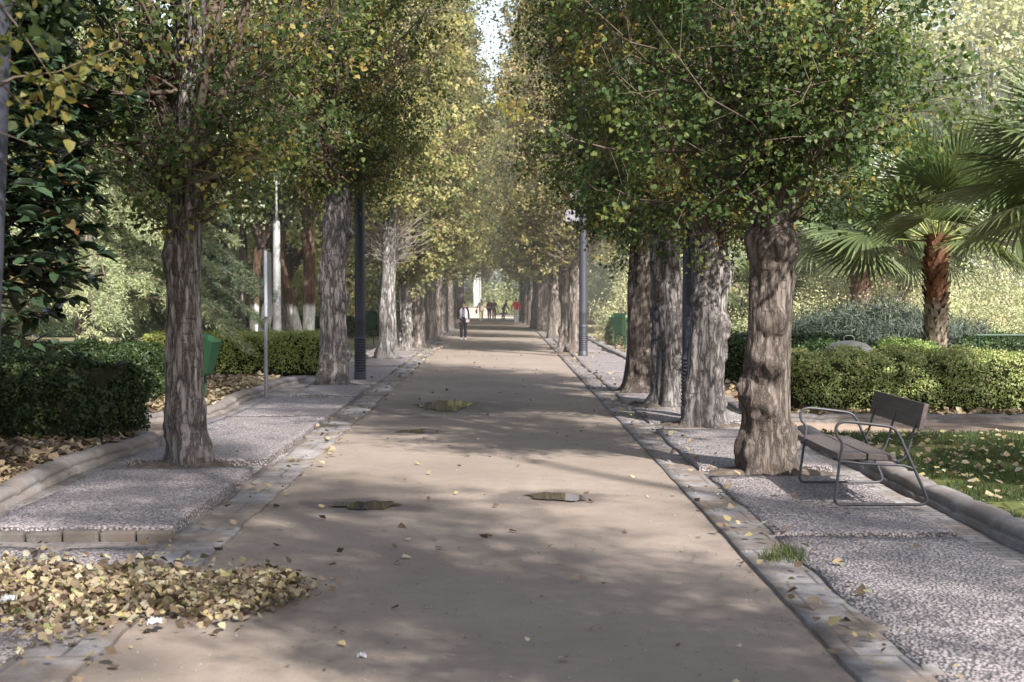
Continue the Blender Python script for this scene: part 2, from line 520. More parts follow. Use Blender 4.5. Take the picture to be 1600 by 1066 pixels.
# ------------------------------------------------------------------ poplars
def trunk_mesh(name, seed, r, r_base, H, lean, mat, burls=14, detail=1.0, flare_n=5, ridge=1.0):
    rg = np.random.default_rng(seed)
    r = r * .83; r_base = r_base * .86
    nt = int(84 * detail) if detail > .5 else 20
    z1 = np.linspace(-0.12, 4.6, int(150 * detail) if detail > .5 else 26)
    z2 = np.linspace(4.6, H, 22)[1:]
    z = np.concatenate([z1, z2])
    th = np.linspace(0, 2 * PI, nt, endpoint=False)
    Z, T = np.meshgrid(z, th, indexing='ij')
    zz = Z.ravel(); tt = T.ravel()
    tp = np.clip(zz / 4.6, 0, 1)
    r0 = r * (1 - 0.14 * tp)
    up = np.clip((zz - 4.6) / (H - 4.6), 0, 1)
    r0 = r0 * (1 - up) ** 0.8 * (1 - 0.12 * (up > 0)) + 0.015
    cs = np.stack([np.cos(tt), np.sin(tt)], 1)
    q = np.stack([cs[:, 0] * 1.1, cs[:, 1] * 1.1, zz * 0.75], 1)
    low = fbm(q * 1.3 + seed, seed, 2)
    q2 = np.stack([cs[:, 0] * 3.4, cs[:, 1] * 3.4, zz * 0.45], 1) + low[:, None] * 0.12
    rid = 1 - np.abs(vnoise(q2, seed + 3)) * 2
    q3 = np.stack([cs[:, 0] * 8, cs[:, 1] * 8, zz * 1.3], 1)
    rid2 = 1 - np.abs(vnoise(q3, seed + 5)) * 2
    d = low * 0.07 * r / .28 + ridge * (rid * 0.013 + rid2 * 0.008)
    fl = (r_base - r) * np.exp(-np.maximum(zz, 0) / 0.38)
    lobes = 0.6 + 0.4 * np.cos(flare_n * tt + rg.uniform(0, 6)) + 0.3 * np.cos((flare_n - 2) * tt + rg.uniform(0, 6))
    d = d + fl * (0.45 + 0.55 * lobes) + 0.10 * np.exp(-np.maximum(zz, 0) / 0.09) * np.maximum(lobes, 0.1) * (r_base - r) / 0.1
    tone = np.zeros_like(zz)
    for b in range(burls):
        bz = rg.uniform(0.15, 3.6); bt = rg.normal(-PI / 2, 1.3); bs = rg.uniform(0.06, 0.15); amp = rg.uniform(0.04, 0.10)
        if rg.random() < 0.4: bz = rg.uniform(0.1, 0.8)
        dt = (tt - bt + PI) % (2 * PI) - PI
        dd = np.sqrt((dt * r / bs) ** 2 + ((zz - bz) / (bs * 1.15)) ** 2)
        lump = np.exp(-dd ** 2) + 0.25 * np.exp(-((dd - 1.1) / .25) ** 2)
        if rg.random() < 0.5: lump = lump - 0.75 * np.exp(-(dd / 0.42) ** 2)
        wob = 1 + 0.5 * vnoise(np.stack([tt * 4, zz * 9, tt * 0 + b], 1), seed + b)
        d = d + amp * lump * wob * detail
        tone = np.maximum(tone, np.exp(-(dd / 0.9) ** 2) * rg.uniform(0.3, 1.0))
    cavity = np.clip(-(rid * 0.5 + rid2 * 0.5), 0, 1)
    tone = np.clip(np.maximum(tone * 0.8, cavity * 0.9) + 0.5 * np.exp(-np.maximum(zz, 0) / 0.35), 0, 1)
    R = np.maximum(r0 + d * (1 - 0.8 * up), 0.01)
    lx, ly = lean
    bend = np.sin(zz * 0.7 + seed) * 0.05 * np.clip(zz / 3, 0, 1)
    X = R * cs[:, 0] + lx * zz / 3.0 * np.clip(1.6 - zz / 8, .5, 1) + bend
    Y = R * cs[:, 1] + ly * zz / 3.0
    V = np.stack([X, Y, zz], 1)
    nz = len(z)
    i = np.arange(nz - 1)[:, None] * nt; k = np.arange(nt)[None, :]
    F = np.stack([i + k, i + (k + 1) % nt, i + nt + (k + 1) % nt, i + nt + k], -1).reshape(-1, 4)
    return np_mesh(name, V, F, mat, None, True, tone)


def crown_profile(t):
    return np.interp(t, [0, .05, .12, .24, .5, .75, 1.0], [.24, .5, .8, 1.0, .97, .7, .12])


def poplar_crown(seed, H=17.0, zb=2.6, R=2.25, nb=150, nc=14, nl=32, leaf=0.075, mat=None, tmpl=POP_T, twig_n=3, yellow=0.0, low_dens=0.45):
    rg = np.random.default_rng(seed)
    mb = MB(); P = []; S = []; T = []; O = []
    for b in range(nb):
        u = (b + rg.random()) / nb
        z0 = zb + (H - zb - 1.2) * (u ** 1.25) if rg.random() > low_dens * 0.35 else zb + rg.uniform(-.2, 1.0)
        az = rg.uniform(0, 2 * PI)
        L = rg.uniform(1.0, 3.4) * (1 - 0.45 * u)
        t_end = np.clip((z0 + 0.8 * L - zb) / (H - zb), 0, 1)
        rr = R * crown_profile(t_end) * (rg.uniform(.45, 1.0) ** 0.6)
        rise = max(0.25, math.sqrt(max(L * L - rr * rr * 0.5, 0.3))) * rg.uniform(.5, 1.0)
        if u < 0.10: rise *= rg.uniform(-0.12, 0.8)
        pts = []
        sw = rg.uniform(-.5, .5)
        for s in np.linspace(0, 1, 5):
            rad = 0.1 + (rr - 0.1) * (s ** 0.75)
            a2 = az + sw * s * s
            pts.append((rad * math.cos(a2), rad * math.sin(a2), z0 + rise * s ** 1.35 - 0.15 * math.sin(s * PI) * (u < .1)))
        r0 = 0.018 + 0.02 * (1 - u) * rg.random()
        mb.tube(pts, [r0 * (1 - .75 * s) for s in np.linspace(0, 1, 5)], 4, False)
        pa = np.array(pts)
        btone = rg.normal(0.40 + yellow, 0.13)
        for c in range(nc):
            s = rg.uniform(0.22, 1.08)
            k = min(int(s * 4), 3); f = s * 4 - k
            base = pa[k] * (1 - f) + pa[min(k + 1, 4)] * f
            cc = base + rg.normal(size=3) * np.array([.36, .36, .34])
            if twig_n and c % twig_n == 0:
                mid = (base + cc) / 2 + rg.normal(size=3) * .05
                mb.tube([base, mid, cc], [.007, .005, .003], 3, False)
            m = int(nl * rg.uniform(.5, 1.4))
            pp = cc + rg.normal(size=(m, 3)) * np.array([.13, .13, .11]) * rg.uniform(.55, 1.3)
            P.append(pp)
            T.append(np.full(m, btone + rg.normal(0, 0.15) + (.42 if rg.random() < .03 else 0)) + rg.normal(0, 0.09, m) + 0.10 * (np.hypot(pp[:, 0], pp[:, 1]) / R - .5))
            S.append(leaf * rg.uniform(.45, 1.3, m))
            ow = pp.copy(); ow[:, 2] = 0
            O.append(unit(ow))
    # stout limbs rising out of the bole
    for k in range(9):
        az = k * 2.4 + rg.uniform(-.4, .4); z0 = zb + rg.uniform(-.35, 2.2); L = rg.uniform(2.2, 4.5); ro = R * rg.uniform(.35, .7)
        pts = [(ro * (q ** .8) * math.cos(az + .3 * q) + .05 * math.cos(az), ro * (q ** .8) * math.sin(az + .3 * q), z0 + L * q ** 1.15) for q in np.linspace(0, 1, 6)]
        mb.tube(pts, [.075 * (1 - .8 * q) * rg.uniform(.8, 1.1) for q in np.linspace(0, 1, 6)], 6, False)
    # sprouts hanging round the top of the bare stem
    for k in range(70):
        az = rg.uniform(0, 2 * PI); z0 = zb + rg.uniform(-.5, 1.6); r1 = rg.uniform(.3, 1.0); dz = rg.uniform(.1, 1.1)
        p0 = (.2 * math.cos(az), .2 * math.sin(az), z0)
        p2 = (r1 * math.cos(az + rg.uniform(-.4, .4)), r1 * math.sin(az), z0 + dz)
        p1 = tuple((a + b) / 2 + rg.uniform(-.08, .08) - (0.08 if i == 2 else 0) for i, (a, b) in enumerate(zip(p0, p2)))
        mb.tube([p0, p1, p2], [.010, .007, .003], 3, False)
        m = int(nl * 0.6)
        tt = rg.uniform(.3, 1, m)[:, None]
        pp = np.array(p0) * (1 - tt) + np.array(p2) * tt + rg.normal(size=(m, 3)) * .10
        P.append(pp); T.append(rg.normal(.42 + rg.choice([0, 0, .5]), .12, m)); S.append(leaf * rg.uniform(.6, 1.1, m)); O.append(unit(pp * np.array([1, 1, 0])))
    P = np.concatenate(P); T = np.concatenate(T); S = np.concatenate(S); O = np.concatenate(O)
    me = leaf_cloud('crown', P, S, T, tmpl, mat, outward=O, rng=rg)
    return me, mb.mesh('branchwork', M['twig'])


NEAR = [poplar_crown(101, 16.5, 2.55, 2.3, 150, 15, 40, .061, M['poplar'], twig_n=1, yellow=-.02),
        poplar_crown(102, 17.0, 2.60, 2.35, 150, 15, 40, .061, M['poplar'], twig_n=1, yellow=.02),
        poplar_crown(103, 16.0, 2.70, 2.1, 135, 13, 24, .062, M['poplar'], twig_n=1, yellow=.0)]
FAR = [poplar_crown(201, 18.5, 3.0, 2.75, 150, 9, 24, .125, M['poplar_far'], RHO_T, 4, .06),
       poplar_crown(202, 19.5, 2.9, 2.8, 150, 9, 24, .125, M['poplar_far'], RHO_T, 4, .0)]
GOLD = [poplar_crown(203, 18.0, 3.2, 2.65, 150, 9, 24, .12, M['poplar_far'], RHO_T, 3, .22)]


def poplar(px, label, r, r_base, seed, mat, crown, dz=0.0, rot=0.0, lean=(0, 0), burls=12, detail=1.0, group=None, sc=1.0, ground=None, ridge=1.0, zs=1.0):
    g = G(*px) if ground is None else Vector(ground)
    t = thing('poplar_tree', label, 'tree', (g.x, g.y, 0.02), 0, group)
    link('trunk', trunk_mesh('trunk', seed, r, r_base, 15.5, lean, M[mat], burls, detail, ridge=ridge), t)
    cm, bm_ = crown
    for nm, me in (('branchwork', bm_), ('crown', cm)):
        o = link(nm, me, t)
        o.rotation_euler = (0, 0, rot); o.location = (lean[0] * .9, lean[1] * .9, dz); o.scale = (sc, sc, zs)
    return t


ROWR = 'poplars lining the right side of the walk'
ROWL = 'poplars lining the left side of the walk'
T_R1 = poplar((1200, 742), 'stout brown poplar covered in burls, standing right beside the bench', .245, .325, 31, 'bark_brown', NEAR[0], .45, 0.4, (-.03, 0), 26, 1.0, ROWR)
T_R2 = poplar((1102, 667), 'grey streaked poplar with a pale round knot, just behind the burled tree by the bench', .29, .40, 32, 'bark_grey', NEAR[1], .5, 2.2, (0, 0), 14, 1.0, ROWR)
poplar((1042, 637), 'broad grey poplar third along the right row, touching a leaning neighbour behind', .28, .36, 33, 'bark_grey', NEAR[0], .65, 3.6, (-.02, 0), 10, 1.0, ROWR, ridge=1.4)
poplar((998, 615), 'poplar with spreading root flare towards the walk, fourth along the right row', .29, .46, 34, 'bark_brown', NEAR[1], .7, 5.0, (.12, 0), 8, 1.0, ROWR, ridge=1.3)
T_L1 = poplar((290, 736), 'slim dark-creviced poplar nearest on the left, with a green bin behind its trunk', .205, .275, 41, 'bark_grey', NEAR[2], .40, 1.0, (.05, 0), 4, 1.0, ROWL, ridge=1.2)
poplar((522, 605), 'thick pale poplar on the left standing against the dark lamp post', .30, .42, 42, 'bark_grey', NEAR[1], 1.6, 4.1, (.04, 0), 9, 1.0, ROWL)
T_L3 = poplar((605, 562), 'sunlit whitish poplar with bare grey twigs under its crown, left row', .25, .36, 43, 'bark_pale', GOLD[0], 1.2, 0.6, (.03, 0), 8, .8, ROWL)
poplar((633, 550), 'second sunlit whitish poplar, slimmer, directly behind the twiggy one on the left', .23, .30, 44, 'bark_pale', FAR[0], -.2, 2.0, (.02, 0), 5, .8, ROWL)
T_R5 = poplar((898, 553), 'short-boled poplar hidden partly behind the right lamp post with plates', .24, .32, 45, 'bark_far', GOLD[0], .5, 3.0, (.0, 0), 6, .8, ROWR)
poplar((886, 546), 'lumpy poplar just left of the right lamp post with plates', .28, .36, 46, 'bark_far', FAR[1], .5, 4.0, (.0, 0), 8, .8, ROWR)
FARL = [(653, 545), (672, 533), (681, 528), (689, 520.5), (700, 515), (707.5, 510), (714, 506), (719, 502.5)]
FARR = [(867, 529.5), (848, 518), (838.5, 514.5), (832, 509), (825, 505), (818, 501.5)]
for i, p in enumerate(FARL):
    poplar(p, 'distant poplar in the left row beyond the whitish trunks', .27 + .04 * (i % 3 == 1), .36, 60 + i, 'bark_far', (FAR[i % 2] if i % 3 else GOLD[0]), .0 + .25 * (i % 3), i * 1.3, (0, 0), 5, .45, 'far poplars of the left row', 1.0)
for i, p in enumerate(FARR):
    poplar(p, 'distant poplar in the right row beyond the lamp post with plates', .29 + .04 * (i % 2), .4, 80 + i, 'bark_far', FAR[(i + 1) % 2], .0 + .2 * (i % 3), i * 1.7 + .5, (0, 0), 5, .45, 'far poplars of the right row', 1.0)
def bare_twigs(t, zb, h, rad, n, seed, mat):
    r_ = random.Random(seed); m = MB()
    for k in range(n):
        az = r_.uniform(0, 2 * PI); z0 = zb + r_.uniform(0, h * .7); L = r_.uniform(.5, 1.5); ro = rad * r_.uniform(.35, 1)
        p0 = Vector((.15 * math.cos(az), .15 * math.sin(az), z0)); a2 = az + r_.uniform(-.6, .6)
        p3 = Vector((ro * math.cos(a2), ro * math.sin(a2), z0 + L * r_.uniform(.1, 1)))
        p1 = p0.lerp(p3, .35) + Vector((r_.uniform(-.1, .1), r_.uniform(-.1, .1), r_.uniform(-.12, .05))); p2 = p0.lerp(p3, .7) + Vector((r_.uniform(-.12, .12), r_.uniform(-.12, .12), r_.uniform(-.1, .1)))
        m.tube([p0, p1, p2, p3], [.012, .009, .006, .003], 3, False)
    m.build('bare_twigs', mat, t)
_tt = NT('grey_twig'); gt = _tt.done(_tt.bsdf(_tt.mix(_tt.noise(_tt.coord(), 9), (.12, .10, .09), (.36, .32, .29)), .9, spec=.1))
bare_twigs(T_L3, 2.7, 2.6, 1.5, 260, 1, gt)
bare_twigs(T_R5, 2.6, 1.8, 1.5, 200, 2, gt)
bare_twigs(T_R1, 2.5, 1.4, .9, 130, 3, M['twig'])
bare_twigs(T_R2, 2.6, 1.4, .9, 120, 4, M['twig'])
bare_twigs(T_L1, 2.5, 1.4, .8, 80, 5, M['twig'])
ba, bb, bc = (at(1012, 25, 13.0), at(1062, 92, 12.9), at(1106, 152, 13.0)); b0 = T_R1.location
m = MB(); m.tube([ba - b0, bb - b0, bc - b0], [.002, .004, .006], 6); m.tube([bb - b0, bb - b0 + Vector((.02, -.05, .5))], [.004, .002], 5)
m.tube([bc - b0, bc - b0 + Vector((.5, .6, -.15)), Vector((.1, -.1, 3.3))], [.006, .008, .014], 6)
m.build('dead_branch', M['twig'], T_R1)


def pit(g, r0, z0, seed):
    n = 40; rings = 7; vs = []
    for j in range(rings + 1):
        q = j / rings
        for k in range(n):
            a = 2 * PI * k / n
            w_ = r0 * (1 + .28 * fbm(np.array([[math.cos(a) * 1.6, math.sin(a) * 1.6, seed]]), seed, 3)[0])
            x = g.x + w_ * q * math.cos(a) * 1.25; y = g.y + w_ * q * math.sin(a) * .8
            vs.append((x, y, z0 * (1 - q ** 3) + .012 * fbm(np.array([[x * 5, y * 5, 1.0]]), seed, 2)[0] - .02 * q))
    fs = [(j * n + k, j * n + (k + 1) % n, (j + 1) * n + (k + 1) % n, (j + 1) * n + k)[::-1] for j in range(rings) for k in range(n)]
    o = link('soil_patch', np_mesh('soil_patch', vs, fs, M['pitsoil'], None, True)); o['kind'] = 'structure'
for i, p in enumerate([(1200, 742), (1102, 667), (1042, 637), (998, 615), (605, 562), (633, 550), (898, 553), (886, 546)] + FARL[:3] + FARR[:3]):
    pit(G(*p), .62, .082, i)
for i, p in enumerate([(290, 736), (522, 605)]):
    pit(G(*p), .56, .128, 40 + i)
# the rows go on towards and behind the viewpoint (their crowns shade the walk)
poplar(None, 'poplar just outside the left edge whose yellow leaves hang into the top left corner', .24, .33, 51, 'bark_grey', NEAR[2], .2, 2.6, (0, 0), 6, .45, ROWL, ground=(-3.5, 6.6, 0))
for (x, y, k) in ((-3.3, -0.5, 0), (3.2, 3.6, 1), (3.0, -4.5, 0), (8.4, 2.5, 2), (9.9, 8.2, 0)):  # last two, off the rows, are added unseen to shade lawn and bench
    poplar(None, 'unseen poplar outside the view, there for the shade of its crown', .26, .34, 52, 'bark_far', NEAR[k], 1.7, x + y, (0, 0), 4, .45, 'poplars behind the viewpoint', ground=(x, y, 0), zs=(.55 if x > 5 else .78))

# ------------------------------------------------------------------ ground, path, paving
def grid_sheet(name, x0, x1, y0, y1, z, mat, nx, ny, edge=0.0, zvar=0.0, seed=0, skirt=0.0, parent=None, kind='structure', ef=1.3):
    xs = np.linspace(0, 1, nx + 1); ys = np.linspace(y0, y1, ny + 1)
    Y, X = np.meshgrid(ys, xs, indexing='ij')
    yy = Y.ravel(); s = X.ravel()
    z_ = np.zeros_like(yy)
    e0 = edge * fbm(np.stack([yy * ef, z_ + .3, z_], 1), seed, 3); e1 = edge * fbm(np.stack([yy * ef, z_ + 7.7, z_], 1), seed + 9, 3)
    xx = (x0 + e0) * (1 - s) + (x1 + e1) * s
    zz = z + zvar * fbm(np.stack([xx * .9, yy * .9, z_], 1), seed + 4, 3)
    ey = np.zeros_like(yy)
    if edge:
        endn = edge * 0.5 * fbm(np.stack([xx * 2, z_, z_ + seed], 1), seed + 5, 2)
        ey = np.where((yy == y0) | (yy == y1), endn, 0)
    V = np.stack([xx, yy + ey, zz], 1)
    i = np.arange(ny)[:, None] * (nx + 1); k = np.arange(nx)[None]
    F = np.stack([i + k, i + k + 1, i + nx + 2 + k, i + nx + 1 + k], -1).reshape(-1, 4)
    if skirt:
        top = V.reshape(ny + 1, nx + 1, 3)
        ring = [(0, k) for k in range(nx + 1)] + [(j, nx) for j in range(1, ny + 1)] + [(ny, k) for k in range(nx - 1, -1, -1)] + [(j, 0) for j in range(ny - 1, 0, -1)]
        idx = np.array([j * (nx + 1) + k for j, k in ring]); lowv = V[idx].copy(); lowv[:, 2] -= skirt
        b = len(V); V = np.concatenate([V, lowv]); n = len(idx)
        Fs = np.array([(idx[q], b + q, b + (q + 1) % n, idx[(q + 1) % n])[::1] for q in range(n)])
        F = np.concatenate([F, Fs])
    o = link(name, np_mesh(name, V, F, mat, None, True), parent)
    if skirt:
        o.data.polygons.foreach_set('use_smooth', np.array([True] * (nx * ny) + [False] * (len(F) - nx * ny)))
    if kind: o['kind'] = kind
    return o


def poly_sheet(name, pts, z, mat, kind='structure'):
    me = bpy.data.meshes.new(name)
    bm = bmesh.new()
    vs = [bm.verts.new((p[0], p[1], z)) for p in pts]
    bm.faces.new(vs)
    bmesh.ops.recalc_face_normals(bm, faces=bm.faces)
    if bm.faces[:][0].normal.z < 0: bmesh.ops.reverse_faces(bm, faces=bm.faces)
    bmesh.ops.triangulate(bm, faces=bm.faces[:])
    bm.to_mesh(me); bm.free()
    me.materials.append(mat)
    o = link(name, me)
    if kind: o['kind'] = kind
    return o


poly_sheet('ground', [(-700, -300), (700, -300), (700, 1200), (-700, 1200)], -0.03, M['ground'])
grid_sheet('path', -2.3, 1.95, -12, 106, 0.0, M['path'], 16, 300, 0.0, 0.006, 3)
grid_sheet('plaza', -9, 9, 106.05, 119, 0.0, simple('plaza_sand', (.42, .37, .31), (.55, .5, .43), 2, .9), 4, 4)
grid_sheet('gutter', 1.79, 2.24, -12, 105, 0.022, M['gutter'], 4, 700, 0.007, 0.010, 5, 0.05, ef=2.6)
grid_sheet('gutter', -2.62, -2.13, -12, 105, 0.022, M['gutter'], 4, 700, 0.035, 0.014, 6, 0.05, ef=2.2)
grid_sheet('pavement', 2.16, 4.0, -12, 105, 0.012, M['brickstrip'], 4, 300, 0.02, 0.006, 7, 0.05)
grid_sheet('pavement', -4.55, -2.52, -12, 105, 0.012, M['brickstrip'], 4, 300, 0.02, 0.006, 8, 0.05)
# pebble panels between bands of stone
for i, (a, b, z) in enumerate([(-6, 4.9, .045), (5.05, 11.05, .036), (11.16, 14.72, .038), (15.28, 19.55, .055), (20.75, 23.5, .05), (24.4, 26.6, .05), (27.5, 33.4, .045), (33.65, 38.5, .045), (38.7, 44.3, .045), (46.6, 58, .045), (60, 69, .045), (71, 104, .045)]):
    grid_sheet('pavement', 2.18 - .03 * (i % 2), 3.6 - (.0 if b < 27 else .1), a, b, z, M['cobble'], 12, max(8, int((b - a) * 5)), 0.022, 0.016, 20 + i, 0.09, ef=3.0)
for i, (a, b, z) in enumerate([(-6, 4.9, .045), (5.05, 10.7, .03), (11.12, 14.85, .10), (15.75, 21.4, .085), (21.55, 25.4, .07), (25.5, 28.4, .085), (29.4, 36.5, .045), (36.7, 41, .045), (42, 48.3, .045), (49, 56, .045), (57, 68, .045), (70, 104, .045)]):
    grid_sheet('pavement', -4.12 + (0 if b < 27 else .35), -2.58, a, b, z, M['cobble'], 12, max(8, int((b - a) * 5)), 0.025, 0.018, 50 + i, 0.12, ef=3.0)
# row of upright stone blocks carrying the step in the left pavement, and the sunken band on the right
stone = thing('stone_step', 'row of low stone blocks stepping across the pebble pavement on the left', 'step', (-3.4, 11.02, 0))
for k in range(6):
    m = MB(); w = .27
    m.box((-.70 + k * .285, random.uniform(-.006, .006), .048 + random.uniform(-.008, .006)), (w, .11, .10 + random.uniform(-.012, .01)), Matrix.Rotation(random.uniform(-.06, .06), 3, 'Z') @ Matrix.Rotation(random.uniform(-.05, .05), 3, 'Y'))
    m.build('stone_block', M['stepstone'], stone, 0.02)


def kerb(pts, h=.14, w=.2, z0=-.05, zb=0.0):
    """a rounded kerb swept along a line, pts run with the planted side on the left"""
    P = [Vector((p[0], p[1], 0)) for p in pts]
    # resample
    dense = []
    for a, b in zip(P[:-1], P[1:]):
        n = max(2, int((b - a).length / .12))
        dense += [a + (b - a) * (k / n) for k in range(n)]
    dense.append(P[-1])
    for _ in range(5):
        dense = [dense[0]] + [(dense[i - 1] + dense[i] * 2 + dense[i + 1]) / 4 for i in range(1, len(dense) - 1)] + [dense[-1]]
    prof = [(w / 2 + .06, z0), (w / 2 + .06, zb + h * .38), (w / 2 + .012, zb + h * .42), (w / 2 + .02, zb + h * .52), (w / 2 + .02, zb + h * .75), (w / 2 - .02, zb + h * .94), (0.02, zb + h), (-w / 2 + .03, zb + h * .97), (-w / 2, zb + h * .75), (-w / 2, z0)]
    vs = []; fs = []; n = len(prof)
    acc = 0
    for i, p in enumerate(dense):
        t = (dense[min(i + 1, len(dense) - 1)] - dense[max(i - 1, 0)]).normalized()
        nr = Vector((t.y, -t.x, 0))
        wob = .012 * math.sin(p.y * 2.1 + p.x) + .008 * math.sin(p.y * 5.3)
        hv = .010 * math.sin(p.y * 1.3 + 1)
        joint = .0
        acc += .12
        if int(acc / .96) != int((acc - .12) / .96): joint = .024
        for (o, z) in prof:
            vs.append(p + nr * (o * (1 - joint * 2) + wob) + Vector((0, 0, z + (hv - joint if z > 0 else 0))))
    for i in range(len(dense) - 1):
        for k in range(n - 1):
            fs.append((i * n + k, (i + 1) * n + k, (i + 1) * n + k + 1, i * n + k + 1))
    m = MB(); m.add(vs, fs); m.add([vs[k] for k in range(n)], [tuple(range(n))], False)
    b = (len(dense) - 1) * n
    m.add([vs[b + k] for k in range(n)], [tuple(range(n - 1, -1, -1))], False)
    o = m.build('kerb', M['kerb']); o['kind'] = 'structure'
    return o


# kerbs; planted side is on the LEFT of the running direction
kerb([(4.06, 18.9), (4.02, 17.4), (4.05, 12), (4.05, 5), (4.05, -8)][::1], .17)
kerb([(14, 21.2), (9, 21.2), (5.2, 21.25), (4.3, 21.4), (4.0, 21.9), (3.95, 23), (3.85, 28), (3.75, 35.5), (3.6, 47), (3.6, 60), (3.6, 100)][::-1], .12)
kerb([(-4.55, -8), (-4.55, 8), (-4.55, 12.6), (-4.68, 15.0), (-4.58, 16.6), (-4.42, 17.6), (-4.5, 18.3), (-5.1, 18.55)], .17)
kerb([(-9, 21.5), (-6.2, 21.4), (-5.0, 21.45), (-4.6, 21.8), (-4.55, 23), (-4.68, 25.2), (-4.6, 27.2), (-4.55, 29.3), (-4.3, 30.4)], .15)
kerb([(-4.1, 34), (-4.05, 45), (-4.0, 60), (-3.9, 100)], .10)
kerb([(-9.5, 31.6), (-6, 31.6), (-4.3, 31.5)], .10)
# cross paths and beds
grid_sheet('cross_path', 4.02, 40, 18.75, 21.15, 0.0, M['dirtpath'], 30, 6, 0, .012, 71)
grid_sheet('cross_path', -40, -4.58, 18.7, 21.35, 0.0, M['dirtpath'], 30, 6, 0, .012, 72)
grid_sheet('flower_bed', -40, -4.62, -8, 18.6, 0.05, M['soil'], 60, 50, 0, .05, 73)
grid_sheet('flower_bed', -40, -4.62, 21.5, 31.5, 0.05, M['soil'], 60, 24, 0, .05, 74)
grid_sheet('flower_bed', 4.0, 60, 21.35, 62, 0.02, M['soil'], 60, 60, 0, .04, 75)
grid_sheet('lawn', 4.12, 40, -8, 18.75, 0.075, M['lawnsoil'], 70, 60, 0, .03, 76)

# puddles
for i, (px, rx, ry) in enumerate(PUD):
    g = G(*px); n = 64; rings = 10; vs = []; tn = []
    for j in range(rings + 1):
        q = j / rings
        for k in range(n):
            a = 2 * PI * k / n
            w_ = 1 + 0.42 * fbm(np.array([[math.cos(a) * 1.7, math.sin(a) * 1.7, i * 9.1]]), 5 + i, 3)[0]
            vs.append((g.x + rx * 1.25 * w_ * q * math.cos(a), g.y + ry * 1.25 * w_ * q * math.sin(a), .0105)); tn.append(1 - q)
    fs = [(j * n + k, j * n + (k + 1) % n, (j + 1) * n + (k + 1) % n, (j + 1) * n + k)[::-1] for j in range(rings) for k in range(n)]
    o = link('puddle', np_mesh('puddle', vs, fs, M['water'], None, True, tn)); o['kind'] = 'structure'

# ------------------------------------------------------------------ lawn grass and fallen leaves
def heights(P, z): return np.full(len(P), z)


rg = np.random.default_rng(5)
n = 150000
P = np.stack([rg.uniform(4.16, 9.6, n), rg.uniform(9.3, 18.7, n), np.full(n, .07)], 1)
keep = (fbm(P * np.array([1.3, 1.3, 0]), 3, 3) > -0.35) & (P[:, 0] < P[:, 1] * .40 + .5)
P = P[keep]; n = len(P)
g_ = leaf_cloud('grass', P, rg.uniform(.035, .085, n), rg.normal(.42, .2, n) + .2 * fbm(P * .9, 8, 2), BLADE_T, M['grass'], rng=rg,
                N=np.concatenate([rg.normal(size=(n, 2)), rg.normal(size=(n, 1)) * .2], 1), U=np.concatenate([rg.normal(size=(n, 2)) * .45, np.ones((n, 1))], 1))
tag(link('grass', g_), 'short green lawn grass inside the right kerb', 'grass', kind='stuff')
# grass tufts in the gutter by the right pavement
n = 420
P = np.concatenate([rg.normal(size=(n, 2)) * np.array([.05, .16]) + np.array([.03, .1]), np.full((n, 1), .02)], 1)
P[:110, :2] = rg.normal(size=(110, 2)) * np.array([.035, .06]) + np.array([-.13, -.03])
P[:, :2] += np.array(G(1232, 880))[:2]
tag(link('grass_tuft', leaf_cloud('grass_tuft', P, rg.uniform(.04, .10, n), rg.normal(.65, .2, n), BLADE_T, M['grass'], rng=rg,
     N=np.concatenate([rg.normal(size=(n, 2)), rg.normal(size=(n, 1)) * .2], 1), U=np.concatenate([rg.normal(size=(n, 2)) * .5, np.ones((n, 1))], 1))), 'bright green grass sprouting in the gutter crack beside the right pebble pavement', 'grass', kind='stuff')


def litter(name, P, label, size=.075, tone=None, flat=1.0):
    n = len(P)
    N = rg.normal(size=(n, 3)) * np.array([.42, .42, .1]) / flat + np.array([0, 0, 1])
    U = rg.normal(size=(n, 3))
    tone = rg.uniform(0.05, 1, n) if tone is None else tone
    me = leaf_cloud(name, P, size * rg.uniform(.4, 1.5, n), tone, CURL_T, M['litter'], rng=rg, N=N, U=U)
    return tag(link(name, me), label, 'leaves', kind='stuff')


# swept heap of leaves at the near left
heap = []
for k in range(9500):
    # outline seen in the picture: from the left edge to a tail over the path
    u = min(rg.random() ** .8 + abs(rg.normal(0, .05)), 1.2); x = -4.6 + 3.1 * u
    c = 8.85 - .05 * u; hw = (1.22 - .75 * min(u, 1) ** 1.6) * (1 + .18 * math.sin(x * 7))
    v = np.clip(rg.normal(0, .56), -1.9, 1.9)
    y = c + v * hw + .25 * u
    hh = .085 * max(0, 1 - v * v) * max(0, 1 - .75 * u) * (.75 + .25 * math.sin(x * 9 + y * 5))
    heap.append((x, y, .03 + hh * rg.uniform(.55, 1) + rg.uniform(0, .02)))
litter('leaf_heap', np.array(heap), 'swept heap of yellow and brown fallen leaves spilling onto the near path', .047, np.clip(rg.choice([.12, .30, .50, .64, .8, .92], len(heap), p=[.16, .24, .2, .14, .12, .14]) + rg.normal(0, .07, len(heap)), .02, 1), .5)
